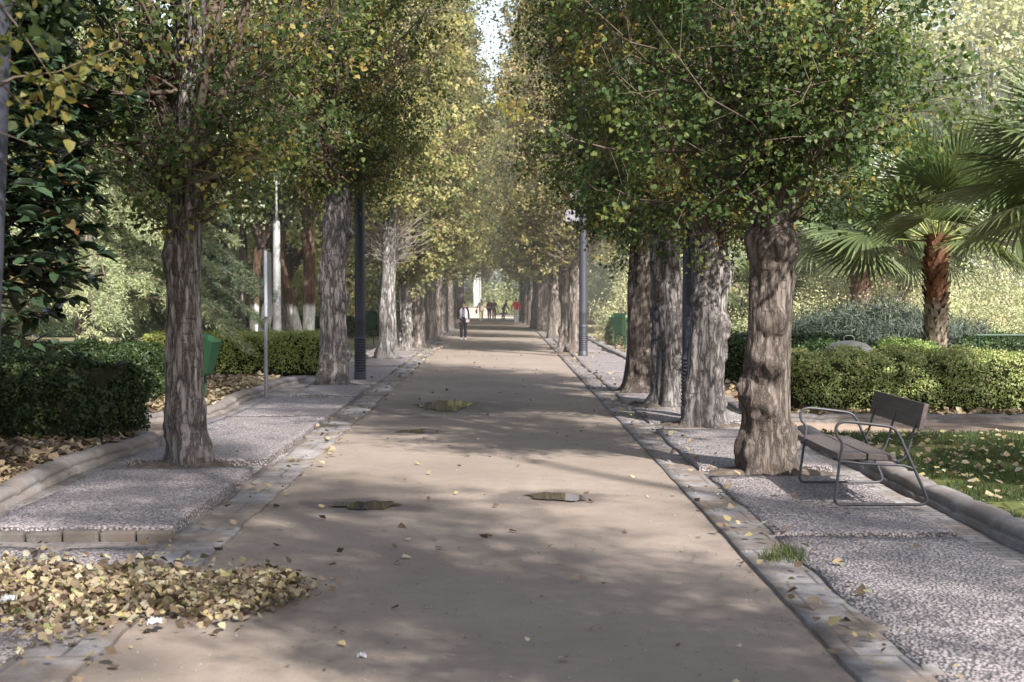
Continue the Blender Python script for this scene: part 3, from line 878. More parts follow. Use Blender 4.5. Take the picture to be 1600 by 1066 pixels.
# a dark bed of older leaves beneath the heap
vs = []
tis = thing('crumpled_tissue', 'crumpled white tissue lying at the left end of the leaf heap', 'tissue', tuple(G(14, 972) + Vector((0, 0, .13))))
def tissue(parent, s):
    m = MB(); n = 12; vv = []
    for i in range(n):
        for j in range(n):
            a = (i / (n - 1) - .5); b = (j / (n - 1) - .5)
            h = fbm(np.array([[a * 5, b * 5, s * 10]]), 4, 3)[0]
            vv.append((a * s * (1 - .3 * b), b * s, .35 * s * h + .2 * s))
    m.add(vv, [(i * n + j, i * n + j + 1, (i + 1) * n + j + 1, (i + 1) * n + j) for i in range(n - 1) for j in range(n - 1)])
    m.build('paper', simple('tissue_paper', (.3, .3, .32), (.38, .38, .4), 10, .8), parent)
tissue(tis, .08)
tis2 = thing('crumpled_tissue', 'torn white paper scrap on the front edge of the leaf heap', 'tissue', tuple(G(243, 990) + Vector((0, 0, .06)))); tissue(tis2, .08)
tis3 = thing('crumpled_tissue', 'small white paper scrap alone on the near path', 'tissue', tuple(G(566, 1028) + Vector((0, 0, .01)))); tissue(tis3, .045)
# scattered leaves
n = 300
P = np.stack([rg.uniform(-2.2, 1.8, n), 6 + 60 * rg.random(n) ** 1.6, np.full(n, .012)], 1)
litter('fallen_leaves', P, 'single fallen leaves scattered over the brown earth path', .052, rg.choice([.1, .2, .5, .75, .9], n))
n = 2600
gp = np.stack([rg.uniform(-2.2, 1.85, n), 6.5 + 26 * rg.random(n) ** 1.5, np.full(n, .004)], 1); gs = rg.uniform(.004, .012, n)
V0 = np.array([(1, 0, 0), (0, 1, 0), (-1, 0, 0), (0, -1, 0), (0, 0, .8)]); F0 = np.array([(0, 1, 4), (1, 2, 4), (2, 3, 4), (3, 0, 4)])
VV = gp[:, None, :] + gs[:, None, None] * V0[None] * rg.uniform(.6, 1.4, (n, 5, 1))
tag(link('grit', np_mesh('grit', VV.reshape(-1, 3), ((np.arange(n) * 5)[:, None, None] + F0[None]).reshape(-1, 3), simple('grit_stone', (.08, .068, .06), (.27, .235, .205), 3, .9))), 'small stones and grit strewn over the earth path', 'grit', kind='stuff')
n = 700
P = np.stack([np.where(rg.random(n) < .5, -1.95 - np.abs(rg.normal(0, .35, n)), 1.75 + np.abs(rg.normal(0, .5, n))), 6 + 44 * rg.random(n) ** 1.3, np.full(n, .06)], 1)
P[:, 2] = np.where((P[:, 0] < -2.6) & (P[:, 1] > 11), .13, .07)
P = P[(P[:, 0] > -4.3) & (P[:, 0] < 3.9)]
litter('gutter_leaves', P, 'fallen leaves gathered along gutters and pebble pavements', .06)
n = 1500
P = np.stack([rg.uniform(4.2, 9.5, n), rg.uniform(9.5, 18.6, n), rg.uniform(.10, .14, n)], 1)
litter('lawn_leaves', P, 'pale fallen leaves scattered over the right lawn', .065, rg.uniform(.4, .95, n))
n = 6500
P = np.stack([-4.7 - 4.5 * rg.random(n) ** 1.2, rg.uniform(11.5, 18.3, n), rg.uniform(.06, .13, n)], 1)
litter('bed_leaves', P, 'brown leaf litter in the left bed below the near dark hedge', .085, np.clip(rg.normal(.4, .22, n), 0, .95))
n = 7000
P = np.stack([-4.75 - 5 * rg.random(n), rg.uniform(21.7, 31.2, n), rg.uniform(.06, .13, n)], 1)
litter('bed_leaves', P, 'tan leaf litter in the left bed around the sign post', .09, np.clip(rg.normal(.52, .18, n), 0, .95))
n = 5000
P = np.stack([4.1 + 12 * rg.random(n), rg.uniform(21.4, 23.0, n), rg.uniform(.04, .09, n)], 1)
litter('bed_leaves', P, 'dry leaf litter at the foot of the right clipped hedge', .085, np.clip(rg.normal(.42, .18, n), 0, .95))
n = 4000
P = np.stack([3.9 + 4 * rg.random(n), rg.uniform(24, 50, n), rg.uniform(.04, .09, n)], 1)
litter('bed_leaves', P, 'dry leaf litter in the bed beyond the right row of poplars', .09, np.clip(rg.normal(.45, .18, n), 0, .95))

# ------------------------------------------------------------------ hedges and shrubs
def hedge(name, label, cx, cy, L, W, Hh, rz, mat, leaf=.035, dens=3300, rnd=.25, seed=0, rough=.07, z0=.03, cat='hedge', bare=.12, tmean=.5, group=None):
    rg = np.random.default_rng(seed)
    t = thing(name, label, cat, (cx, cy, z0), rz, group)
    a, b, c = L / 2, W / 2, Hh
    # superellipsoid-ish box: sample directions on box surface
    area = 2 * (L * Hh + W * Hh) + L * W
    n = int(area * dens)
    f = rg.random(n) * area
    x = rg.uniform(-1, 1, n); y = rg.uniform(-1, 1, n); z = rg.uniform(0, 1, n)
    s1 = L * Hh
    m = f < s1; y[m] = -1
    m = (f >= s1) & (f < 2 * s1); y[m] = 1
    m = (f >= 2 * s1) & (f < 2 * s1 + W * Hh); x[m] = -1
    m = (f >= 2 * s1 + W * Hh) & (f < 2 * s1 + 2 * W * Hh); x[m] = 1
    m = f >= 2 * s1 + 2 * W * Hh; z[m] = 1
    # round the vertical corners and the top edge
    X = x * a; Y = y * b; Z = z * c
    r = min(rnd, b * .95)
    qx = np.maximum(np.abs(X) - (a - r), 0); qy = np.maximum(np.abs(Y) - (b - r), 0); qz = np.maximum(Z - (c - r * .7), 0) / .7
    d = np.sqrt(qx ** 2 + qy ** 2 + qz ** 2); k = np.where(d > r, r / np.maximum(d, 1e-6), 1)
    X = np.sign(X) * (np.minimum(np.abs(X), a - r) + qx * k); Y = np.sign(Y) * (np.minimum(np.abs(Y), b - r) + qy * k); Z = np.minimum(Z, c - r * .7) + qz * k * .7
    P = np.stack([X, Y, Z], 1)
    O = unit(np.stack([np.where(np.abs(x) == 1, x, 0) + qx * np.sign(X) * 2, np.where(np.abs(y) == 1, y, 0) + qy * np.sign(Y) * 2, (z == 1) * 1.0 + qz * 2], 1) + 1e-4)
    lump = fbm(P * 2.4 + seed, seed, 3)
    P = P + O * (lump * rough + rg.normal(0, .028, n) - np.abs(rg.normal(0, .03, n)))[:, None]
    lump2 = fbm(P * 7 + seed, seed + 2, 2)
    keep = (rg.random(n) < np.clip(P[:, 2] / Hh / max(bare, .01) * .55 + .22 + .25 * lump2, 0, 1)) & (lump2 > -.62) & (P[:, 2] > 0.02)
    P = P[keep]; O = O[keep]; lump2 = lump2[keep]
    n = len(P)
    tone = tmean + lump2 * .28 + rg.normal(0, .14, n) + .15 * (P[:, 2] / Hh - .6)
    link('foliage', leaf_cloud('foliage', P, leaf * rg.uniform(.7, 1.35, n), tone, RHO_T, mat, outward=O * 1.6, ubias=(0, 0, .5), rng=rg), t)
    # dark woody inside
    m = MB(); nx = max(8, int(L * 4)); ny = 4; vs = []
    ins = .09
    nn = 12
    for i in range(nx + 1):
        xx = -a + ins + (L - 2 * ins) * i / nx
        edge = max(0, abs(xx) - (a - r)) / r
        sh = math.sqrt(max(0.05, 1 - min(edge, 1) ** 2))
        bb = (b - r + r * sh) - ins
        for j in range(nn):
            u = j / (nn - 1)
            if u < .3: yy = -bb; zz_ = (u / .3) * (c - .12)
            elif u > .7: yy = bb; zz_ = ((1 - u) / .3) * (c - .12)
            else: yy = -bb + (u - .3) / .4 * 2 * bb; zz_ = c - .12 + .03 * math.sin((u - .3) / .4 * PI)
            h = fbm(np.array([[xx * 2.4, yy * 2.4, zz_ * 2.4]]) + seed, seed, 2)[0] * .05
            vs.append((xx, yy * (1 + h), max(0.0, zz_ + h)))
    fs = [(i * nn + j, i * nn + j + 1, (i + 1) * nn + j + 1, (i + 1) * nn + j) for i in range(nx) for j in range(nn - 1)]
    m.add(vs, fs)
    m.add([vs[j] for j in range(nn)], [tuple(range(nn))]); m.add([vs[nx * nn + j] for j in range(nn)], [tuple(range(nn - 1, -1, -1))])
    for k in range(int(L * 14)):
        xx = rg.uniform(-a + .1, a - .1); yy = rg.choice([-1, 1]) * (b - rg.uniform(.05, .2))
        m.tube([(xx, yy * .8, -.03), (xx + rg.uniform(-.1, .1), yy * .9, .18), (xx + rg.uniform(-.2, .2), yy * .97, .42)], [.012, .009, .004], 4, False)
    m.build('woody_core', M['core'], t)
    return t


# near left hedge (dark, rounded), the second behind the slim tree, third given its sun by leaf colour
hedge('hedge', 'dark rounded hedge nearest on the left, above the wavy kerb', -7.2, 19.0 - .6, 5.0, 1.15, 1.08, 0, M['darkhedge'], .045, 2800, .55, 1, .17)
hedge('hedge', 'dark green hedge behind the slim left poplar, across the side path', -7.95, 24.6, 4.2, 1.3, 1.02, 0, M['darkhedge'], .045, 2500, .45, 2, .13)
hedge('hedge', 'low clipped hedge in sun-bright leaf colour between the sign post and the thick left poplar', -6.15, 33.6, 4.3, 1.5, .93, 0, M['yew'], .045, 2600, .14, 3, .045, bare=.42)
hedge('hedge', 'long sunlit box hedge behind the bench, beyond the dirt side path', 10.6, 23.0, 12.0, 1.25, .95, 0, M['box'], .036, 3500, .5, 4, .15, bare=.3, tmean=.78)
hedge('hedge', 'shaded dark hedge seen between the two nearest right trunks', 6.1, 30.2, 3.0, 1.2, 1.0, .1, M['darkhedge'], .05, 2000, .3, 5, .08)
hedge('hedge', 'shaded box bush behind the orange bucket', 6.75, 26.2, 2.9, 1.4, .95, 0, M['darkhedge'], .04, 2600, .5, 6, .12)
hedge('hedge', 'small bright box bush behind the grey domed container', 7.35, 25.4, 1.3, 1.2, 1.0, 0, M['box'], .036, 3000, .5, 7, .12)
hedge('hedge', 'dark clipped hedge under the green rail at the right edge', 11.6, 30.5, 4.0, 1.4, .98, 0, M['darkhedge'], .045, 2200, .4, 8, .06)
hedge('hedge', 'low dark hedge far left behind the whitewashed pines', -12.5, 62, 15, 1.2, .78, 0, M['darkhedge'], .09, 700, .2, 9, .04)
hedge('hedge', 'far low hedge closing the end of the walk', 0, 121, 22, 1.2, .9, 0, M['pale'], .12, 500, .2, 10, .05)
hedge('hedge', 'low dim hedge far right beside the second bin', 7.2, 52, 6.5, 1.2, .95, .0, M['dim'], .08, 900, .3, 12, .06)


def mound_mesh(seed, rx, ry, h, mat, leaf, n, rough=.35, up=.6, tmpl=RHO_T, tmean=.5, loose=.10):
    rg = np.random.default_rng(seed)
    D = unit(rg.normal(size=(n, 3))); D[:, 2] = np.abs(D[:, 2])
    R = 1 + rough * fbm(D * 2.6 + seed, seed, 3) + rg.normal(0, loose, n) - np.abs(rg.normal(0, .12, n))
    P = D * R[:, None] * np.array([rx, ry, h])
    P[:, 2] = np.maximum(P[:, 2], .03)
    lump = fbm(P * 3 + seed, seed + 7, 2)
    return leaf_cloud('foliage', P, leaf * rg.uniform(.6, 1.4, n), tmean + .3 * lump + rg.normal(0, .14, n), tmpl, mat, outward=D, ubias=(0, 0, up), rng=rg)


def stems(seed, rx, ry, h, n=26):
    rg = np.random.default_rng(seed); m = MB()
    for k in range(n):
        a = rg.uniform(0, 2 * PI); q = rg.uniform(.2, .85)
        m.tube([(0, 0, -.03), (rx * q * .4 * math.cos(a), ry * q * .4 * math.sin(a), h * .5), (rx * q * math.cos(a), ry * q * math.sin(a), h * rg.uniform(.7, 1))], [.015, .010, .004], 4, False)
    return m.mesh('stems', M['twig'])


# rosemary mound in the shade behind the palm
rm = thing('rosemary_shrub', 'large dark grey-green rosemary mound behind the palm trunk', 'shrub', (8.5, 31.5, 0))
link('foliage', mound_mesh(5, 3.1, 1.9, 1.62, M['rosemary'], .12, 42000, .14, 1.2, (NEE_T[0] * np.array([1.6, 1, 1]), NEE_T[1]), .45, .06), rm)
link('foliage_core', mound_mesh(6, 2.6, 1.5, 1.36, M['rosemary'], .10, 16000, .1, .6, NEE_T, .05), rm)
link('stems', stems(5, 2.4, 1.4, 1.2), rm)
# rose bushes
RV = [(mound_mesh(20 + k, .95, .95, 1.35 + .12 * k, M['rose'], .055, 9500, .4, .4, RHO_T, .5 + .06 * k, .2), stems(20 + k, .9, .9, 1.25)) for k in range(3)]
fl_mat = simple('rose_petal', (.75, .35, .42), (.85, .6, .62), 4, .6)
def flowers(seed):
    rg = np.random.default_rng(seed); m = MB()
    for k in range(9):
        a = rg.uniform(0, 2 * PI); e = rg.uniform(.2, 1.2); p = (.95 * math.cos(a) * math.cos(e), .95 * math.sin(a) * math.cos(e), 1.38 * math.sin(e) + .05)
        m.lathe([(.01, -.03), (.035, -.012), (.04, .01), (.022, .03), (.004, .02)], 7, p)
    return m.mesh('blossom', fl_mat)
FV = [flowers(3), flowers(4)]
rgx = random.Random(4)
k = 0
for (yy, x0, x1, st) in ((36, 12.5, 17.5, 1.7), (39, 5.2, 20, 1.65), (43, 4.6, 22, 1.7), (47.5, 4.5, 25, 1.8), (56, 5, 28, 2.1)):
    x = x0
    while x < x1:
        if not (x < 6.4 and yy < 50):
            t = thing('rose_bush', 'pale sunlit rose bush in the bed beyond the right hedge', 'rose bush', (x + rgx.uniform(-.3, .3), yy + rgx.uniform(-.6, .6), 0), rgx.uniform(0, 6.3), 'rose bushes in the right garden')
            f, s = RV[k % 3]
            link('foliage', f, t); link('stems', s, t)
            if k % 2: link('blossom', FV[k % 4 // 2], t)
            sc = rgx.uniform(.85, 1.2); t.scale = (sc, sc, sc * (rgx.uniform(.75, .95) if yy < 42 else rgx.uniform(1.25, 1.65)))
            k += 1
        x += st

# ------------------------------------------------------------------ background trees
def broad_crown(seed, rx, h, zb, n_cl, nl, leaf, mat, tmean=.5):
    rg = np.random.default_rng(seed)
    P = []; T = []; S = []; O = []; mb = MB()
    for c in range(n_cl):
        d = unit(rg.normal(size=(1, 3)))[0]
        q = rg.uniform(.35, 1) ** .6
        cc = np.array([d[0] * rx * q, d[1] * rx * q, zb + h / 2 + d[2] * h / 2 * q])
        s = rg.uniform(.35, .8) * rx / 3.2
        m = int(nl * rg.uniform(.6, 1.4))
        pp = cc + rg.normal(size=(m, 3)) * np.array([s, s, s * .62])
        P.append(pp); T.append(np.full(m, rg.normal(tmean, .16)) + rg.normal(0, .1, m)); S.append(leaf * rg.uniform(.6, 1.4, m)); O.append(unit(pp - np.array([0, 0, zb + h * .4])))
        if c % 4 == 0:
            mid = np.array([cc[0] * .4, cc[1] * .4, zb + (cc[2] - zb) * .5])
            mb.tube([(0, 0, zb * .8), mid, cc], [.10, .06, .02], 5, False)
    me = leaf_cloud('crown', np.concatenate(P), np.concatenate(S), np.concatenate(T), RHO_T, mat, outward=np.concatenate(O), rng=rg)
    return me, mb.mesh('limbs', M['twig'])


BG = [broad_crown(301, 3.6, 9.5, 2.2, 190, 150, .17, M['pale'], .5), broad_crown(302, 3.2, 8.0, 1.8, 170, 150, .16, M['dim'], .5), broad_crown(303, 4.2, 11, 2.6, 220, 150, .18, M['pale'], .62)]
bgtr = [trunk_mesh('trunk', 310, .22, .32, 9, (.1, 0), M['bark_far'], 3, .45), trunk_mesh('trunk', 311, .2, .3, 9, (-.15, .1), M['bark_white'], 3, .45)]
def bgtree(x, y, v, label, group, rz=0.0, s=1.0, tr=0, name='broadleaf_tree'):
    t = thing(name, label, 'tree', (x, y, 0), rz, group)
    link('trunk', bgtr[tr], t); link('limbs', BG[v][1], t); link('crown', BG[v][0], t)
    t.scale = (s, s, s)
    return t
rgx = random.Random(9)
# beyond the end of the walk
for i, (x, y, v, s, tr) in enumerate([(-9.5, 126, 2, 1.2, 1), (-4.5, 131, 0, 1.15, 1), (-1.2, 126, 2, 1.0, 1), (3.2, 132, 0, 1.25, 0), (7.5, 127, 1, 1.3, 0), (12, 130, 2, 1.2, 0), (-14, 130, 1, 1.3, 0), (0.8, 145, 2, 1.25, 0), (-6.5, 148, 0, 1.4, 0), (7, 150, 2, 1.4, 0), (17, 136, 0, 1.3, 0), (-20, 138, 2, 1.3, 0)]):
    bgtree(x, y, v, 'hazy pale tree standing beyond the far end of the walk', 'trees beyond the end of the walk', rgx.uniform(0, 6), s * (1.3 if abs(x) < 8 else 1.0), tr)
# left garden, far
for i, (x, y, v, s) in enumerate([(-9, 60, 2, 1.1), (-14, 66, 0, 1.2), (-20, 62, 1, 1.4), (-26, 70, 2, 1.5), (-8.5, 78, 0, 1.2), (-15, 84, 2, 1.4), (-22, 90, 0, 1.5), (-33, 84, 1, 1.6), (-10, 98, 2, 1.3), (-18, 106, 1, 1.5), (-30, 108, 2, 1.7), (-41, 100, 0, 1.7), (-12, 46, 0, .8), (-18, 50, 2, .9)]):
    bgtree(x, y, v, 'leafy tree in the left garden behind the cedars and pines', 'trees at the back of the left garden', rgx.uniform(0, 6), s, i % 2)
for i, (x, y, v, s) in enumerate([(8.5, 66, 0, 1.1), (13, 70, 1, 1.1), (19, 66, 1, 1.2), (25, 72, 2, 1.3), (31, 70, 1, 1.4), (9, 84, 2, 1.2), (15, 90, 0, 1.3), (24, 94, 2, 1.4), (35, 92, 1, 1.5), (10, 103, 0, 1.3), (20, 110, 2, 1.5), (43, 100, 2, 1.6)]):
    bgtree(x, y, v, 'leafy tree at the back of the rose garden on the right', 'trees at the back of the right garden', rgx.uniform(0, 6), s * (1.12 if x > 15 else .95), 0)
wt = thing('whitewashed_tree', 'tree with a tall white painted trunk at the far end, behind the people', 'tree', (-1.95, 117, 0))
link('trunk', trunk_mesh('trunk', 399, .3, .36, 9, (.05, 0), bark_mat('tall_whitewash_bark', (.06, .04, .03), (.2, .12, .085), (.3, .2, .15), .4, 1, 5.5), 3, .45), wt)
o = link('limbs', BG[0][1], wt); o.location.z = 2.2
o = link('crown', BG[0][0], wt); o.location.z = 2.2
SH = [(mound_mesh(50 + k, 2.3, 1.8, 2.4 + .4 * k, M[('pale', 'dim', 'pale')[k]], .16, 5200, .4, .3, RHO_T, .45 + .1 * k, .2), stems(50 + k, 1.8, 1.4, 2.0)) for k in range(3)]
rgs = random.Random(12)
spots = [(x + rgs.uniform(-1, 1), 124.5 + rgs.uniform(-1, 3)) for x in range(-24, 26, 4)] + [(x + rgs.uniform(-1, 1), 63 + abs(x) * .35 + rgs.uniform(-2, 4)) for x in range(-38, -7, 4)] + [(x + rgs.uniform(-1, 1), 60 + rgs.uniform(-1, 4)) for x in range(8, 40, 4)] \
    + [(-8 - rgs.uniform(0, 2), y) for y in range(72, 120, 7)] + [(8 + rgs.uniform(0, 2), y) for y in range(70, 120, 7)]
for i, (x, y) in enumerate(spots):
    end = y > 120
    t = thing('shrub', 'tall pale shrub beneath the trees beyond the end of the walk' if end else ('bushy shrub at the back of the left garden' if x < 0 else 'bushy shrub at the back of the right garden'), 'shrub', (x, y, 0), rgs.uniform(0, 6), 'shrubs beyond the end of the walk' if end else ('shrubs at the back of the left garden' if x < 0 else 'shrubs at the back of the right garden'))
    link('foliage', SH[i % 3][0], t); link('stems', SH[i % 3][1], t)
    q = rgs.uniform(.85, 1.35) * (1.15 if end else 1); t.scale = (q, q, q)
dk = bgtree(12.8, 55, 1, 'dark narrow evergreen rising behind the rose bushes between two palms', None, 1.0, .52, 0, 'evergreen_tree')
dk.scale = (.34, .34, .52)

# cedars
def cedar_meshes(seed, H, R, mat, n_br=70, spray=26, nd=22, zb=.6):
    rg = np.random.default_rng(seed)
    P = []; T = []; U = []; mb = MB()
    for b in range(n_br):
        u = b / n_br
        z0 = zb + 1.0 + (H - 2) * u
        L = R * (1 - u) ** .75 * rg.uniform(.75, 1.1)
        az = b * 2.4 + rg.uniform(-.3, .3)
        droop = rg.uniform(.25, .6) * L * .8
        pts = []
        for s in np.linspace(0, 1, 6):
            pts.append(np.array([L * s * math.cos(az), L * s * math.sin(az), z0 + .35 * L * s * (1 - s) - droop * s * s]))
        mb.tube(pts, [.05 * (1 - .85 * s) * (L / R + .3) for s in np.linspace(0, 1, 6)], 5, False)
        pa = np.array(pts)
        bt = rg.normal(.5, .15)
        for c in range(int(1.35 * spray * (L / R + .15))):
            s = rg.uniform(.15, 1.0); k = min(int(s * 5), 4); f = s * 5 - k
            base = pa[k] * (1 - f) + pa[k + 1] * f
            side = rg.choice([-1, 1]); l2 = rg.uniform(.3, .9) * (1.1 - .6 * s)
            dirv = np.array([math.cos(az + side * 1.0), math.sin(az + side * 1.0), -.25 - rg.uniform(0, .35)])
            m = int(nd * l2 * 4.4) + 6
            tt = rg.random(m)
            pp = base + dirv * (tt * l2)[:, None] + rg.normal(size=(m, 3)) * .045 + np.array([0, 0, -.25]) * (tt ** 2)[:, None] * l2
            P.append(pp); T.append(np.full(m, bt + rg.normal(0, .1)) + rg.normal(0, .12, m)); U.append(dirv + rg.normal(size=(m, 3)) * .8)
    P = np.concatenate(P); n = len(P)
    me = leaf_cloud('crown', P, rg.uniform(.06, .13, n), np.concatenate(T), (NEE_T[0] * np.array([1.9, 1, 1]), NEE_T[1]), mat, rng=rg, U=np.concatenate(U))
    tr = trunk_mesh('trunk', seed, .22, .32, H, (0, 0), M['bark_far'], 3, .45)
    return me, mb.mesh('limbs', M['twig']), tr
CE = cedar_meshes(401, 12.5, 4.0, M['cedar'], 80, 40, 30)
CD = cedar_meshes(402, 10, 3.3, M['darkcedar'], 70, 36, 28, zb=.2)
def cedar(ms, loc, label, rz, s=1.0):
    t = thing('cedar_tree', label, 'tree', loc, rz)
    link('crown', ms[0], t); link('limbs', ms[1], t); link('trunk', ms[2], t); t.scale = (s, s, s)
    return t
cedar(CE, (-9.6, 33.0, 0), 'sunlit feathery cedar with drooping pale green boughs, behind the magnolia', .3)
cedar(CD, (-9.4, 40.5, 0), 'darker weeping cedar sweeping low behind the slim left poplar', 2.0)
cedar(CE, (-16.2, 42.0, 0), 'second pale cedar further back at the left edge', 4.0, 1.1)
cedar(CD, (-14.5, 29.5, 0), 'dark weeping cedar at far left behind the near hedge', 1.0, .9)

# whitewashed pines
rgx = random.Random(3)
PINE = [broad_crown(330, 2.6, 6, 5.0, 90, 140, .13, M['darkcedar'], .6), broad_crown(331, 2.4, 5.0, 4.2, 90, 140, .13, M['cedar'], .5)]
for i, (px, py, lean, r, label) in enumerate([
    ((482), 519, (.0, .0), .2, 'upright pine with a reddish trunk and broad whitewashed foot beside the thick left poplar'),
    ((470), 520, (-.62, 0), .17, 'dark pine leaning left with a pale foot, between the pale pole and the upright pine'),
    ((407), 520, (.55, .1), .22, 'pine leaning right with a bright whitewashed foot just behind the sign post'),
    ((395), 520, (.18, .1), .13, 'thin pale pine stem left of the sign post, at the hedge'),
    ((379), 515, (.0, .0), .12, 'thin dark pine trunk behind the low clipped hedge, near the weeping cedar'),
    ((349), 518, (.0, .0), .09, 'slender pinkish bare sapling stem right of the slim left poplar')]):
    g = at(px, py, 44.5 + (i % 3) * .9)
    t = thing('pine_tree', label, 'tree', (g.x, g.y, 0), 0)
    link('trunk', trunk_mesh('trunk', 340 + i, r, r * 1.35, 8.5, lean, M['bark_white'] if i < 4 else M['bark_far'], 2, .45), t)
    for nm, me in (('limbs', PINE[i % 2][1]), ('crown', PINE[i % 2][0])):
        o = link(nm, me, t); o.location = (lean[0] * 1.6, 0, 0); o.rotation_euler = (0, 0, i * 1.1)

# magnolia at the left edge
def magnolia():
    rg = np.random.default_rng(77)
    t = thing('magnolia_tree', 'dark glossy magnolia with large drooping leaves behind the left edge post', 'tree', (-5.75, 13.9, .03))
    link('trunk', trunk_mesh('trunk', 78, .16, .24, 7.5, (0, 0), M['bark_far'], 4, .45), t)
    P = []; U = []; T = []; mb = MB()
    for b in range(640):
        z = rg.uniform(1.75, 7.2); az = rg.uniform(0, 2 * PI)
        rmax = np.interp(z, [1.7, 2.3, 3.6, 5.5, 7.2], [1.15, 1.5, 1.7, 1.55, .5])
        rr = rmax * rg.uniform(.5, 1.0) ** .5
        tip = np.array([rr * math.cos(az), rr * math.sin(az), z])
        if b % 2 == 0: mb.tube([(0, 0, z - .4), (rr * .55 * math.cos(az), rr * .55 * math.sin(az), z + .05), tip], [.025, .016, .008], 5, False)
        for s in range(3):
            cpos = tip + rg.normal(size=3) * .18
            m = 9
            ang = rg.uniform(0, 2 * PI, m)
            uu = np.stack([np.cos(ang), np.sin(ang), rg.uniform(-1.2, .25, m)], 1) + np.array([math.cos(az), math.sin(az), -.25]) * .6
            P.append(cpos + unit(uu) * .03); U.append(uu); T.append(np.clip(rg.normal(.45, .25, m), 0, .96) + (rg.random(m) < .03) * .5)
    P = np.concatenate(P); n = len(P)
    N = np.stack([rg.normal(0, .4, n), rg.normal(0, .4, n), np.ones(n)], 1)
    link('crown', leaf_cloud('crown', P, rg.uniform(.15, .26, n), np.concatenate(T), (LAN_T[0] * np.array([1.25, 1, 1]), LAN_T[1]), M['magnolia'], rng=rg, U=np.concatenate(U), N=N), t)
    link('limbs', mb.mesh('limbs', M['twig']), t)
magnolia()

# ------------------------------------------------------------------ fan palms
def frond_mesh(seed, R=.85, nseg=34, spread=205, fold=.25, droop=.35):
    rg = np.random.default_rng(seed)
    V = []; F = []; T = []
    for k in range(nseg):
        a = math.radians(-spread / 2 + spread * k / (nseg - 1)); da = math.radians(spread / nseg) * .5
        L = R * (1 - .22 * abs(a) / math.radians(spread / 2)) * rg.uniform(.93, 1.05)
        tw = rg.uniform(-.05, .05)
        zf = -fold * abs(math.sin(a))
        base = len(V)
        for s, w in ((.06, .9), (.45, 1.0), (.72, .8), (1.0, .05)):
            rr = L * s; zz_ = zf * rr - droop * L * max(0, s - .35) ** 2 * (1 + rg.uniform(0, .5))
            for e in (-1, 0, 1):
                aa = a + tw * max(0, s - .4) + e * da * w * (1 if s < .5 else .5 / s)
                V.append((rr * math.sin(aa), rr * math.cos(aa), zz_ + (0 if e == 0 else .018 * min(1, s * 3) * w)))
        for q in range(3):
            for e in (0, 1):
                b = base + q * 3 + e
                F.append((b, b + 1, b + 4, b + 3)); T.append(np.clip(.5 + rg.normal(0, .12) + .15 * (q == 2), 0, 1))
    return np_mesh('frond_blade', V, F, M['palm'], T)


FRM = [frond_mesh(1, .95, 30, 205, .2, .16), frond_mesh(2, .95, 32, 235, .15, .24), frond_mesh(3, .9, 28, 190, .3, .34)]


def palm_trunk(H, r, seed, rings=True):
    m = MB(); rg = random.Random(seed)
    n = 20; prof = [(r * (1.25 - .28 * min(z / .6, 1)) * (1 - .1 * z / H), z) for z in np.linspace(-.05, H, 24)]
    m.lathe(prof, n)
    lo = m.mesh('trunk', M['palmfibre'])
    b = MB()
    rows = int(H / .105)
    for i in range(rows):
        z = i * .105; cnt = 9
        for k in range(cnt):
            a = 2 * PI * (k + .5 * (i % 2)) / cnt + rg.uniform(-.08, .08) + i * .06
            rr = r * (1.25 - .28 * min(z / .6, 1)) * (1 - .1 * z / H)
            w = .095 * r / .2; hgt = rg.uniform(.15, .2); out = rg.uniform(.035, .075) * (1.3 if z > H * .45 else 1.0)
            ca, sa = math.cos(a), math.sin(a)
            def pt(u, z2, o):
                return ((rr + o) * ca - u * sa, (rr + o) * sa + u * ca, z2)
            tilt = rg.uniform(-.06, .06)
            vs = [pt(-w * .9, z, -.01), pt(w * .9, z, -.01), pt(w * .55 + tilt, z + hgt, out), pt(-w * .55 + tilt, z + hgt, out), pt(-w * .5 + tilt, z + hgt, out - .03), pt(w * .5 + tilt, z + hgt, out - .03)]
            b.add(vs, [(0, 1, 2, 3), (3, 2, 5, 4)], False)
    return lo, b


def palmfibre(name, lowc, topc, zsplit):
    t = NT(name)
    co = t.coord(); z = t.n('ShaderNodeSeparateXYZ', ins={0: co}).outputs[2]
    n = t.noise(t.coord('Object', (14, 14, 3)), 1.0, 5)
    c = t.mix(t.ramp(t.math('ADD', t.math('SUBTRACT', z, zsplit - .5), t.math('MULTIPLY', t.math('SUBTRACT', n, .5), .5)), [(.42, 0), (.6, 1)]), lowc, topc)
    c = t.mix(t.math('MULTIPLY', t.ramp(n, [(.35, 1), (.6, 0)]), .6), c, (.04, .025, .02))
    return t.done(t.bsdf(c, .85, t.bump(n, .6, .015), .2))
M['palmfibre'] = palmfibre('palm_fibre', (.2, .13, .09), (.09, .045, .03), 1.5)
M['palmboot'] = palmfibre('palm_leaf_base', (.38, .31, .25), (.20, .095, .055), 1.75)
M['palmboot2'] = palmfibre('palm_leaf_base_dim', (.30, .22, .18), (.2, .12, .09), 1.9)


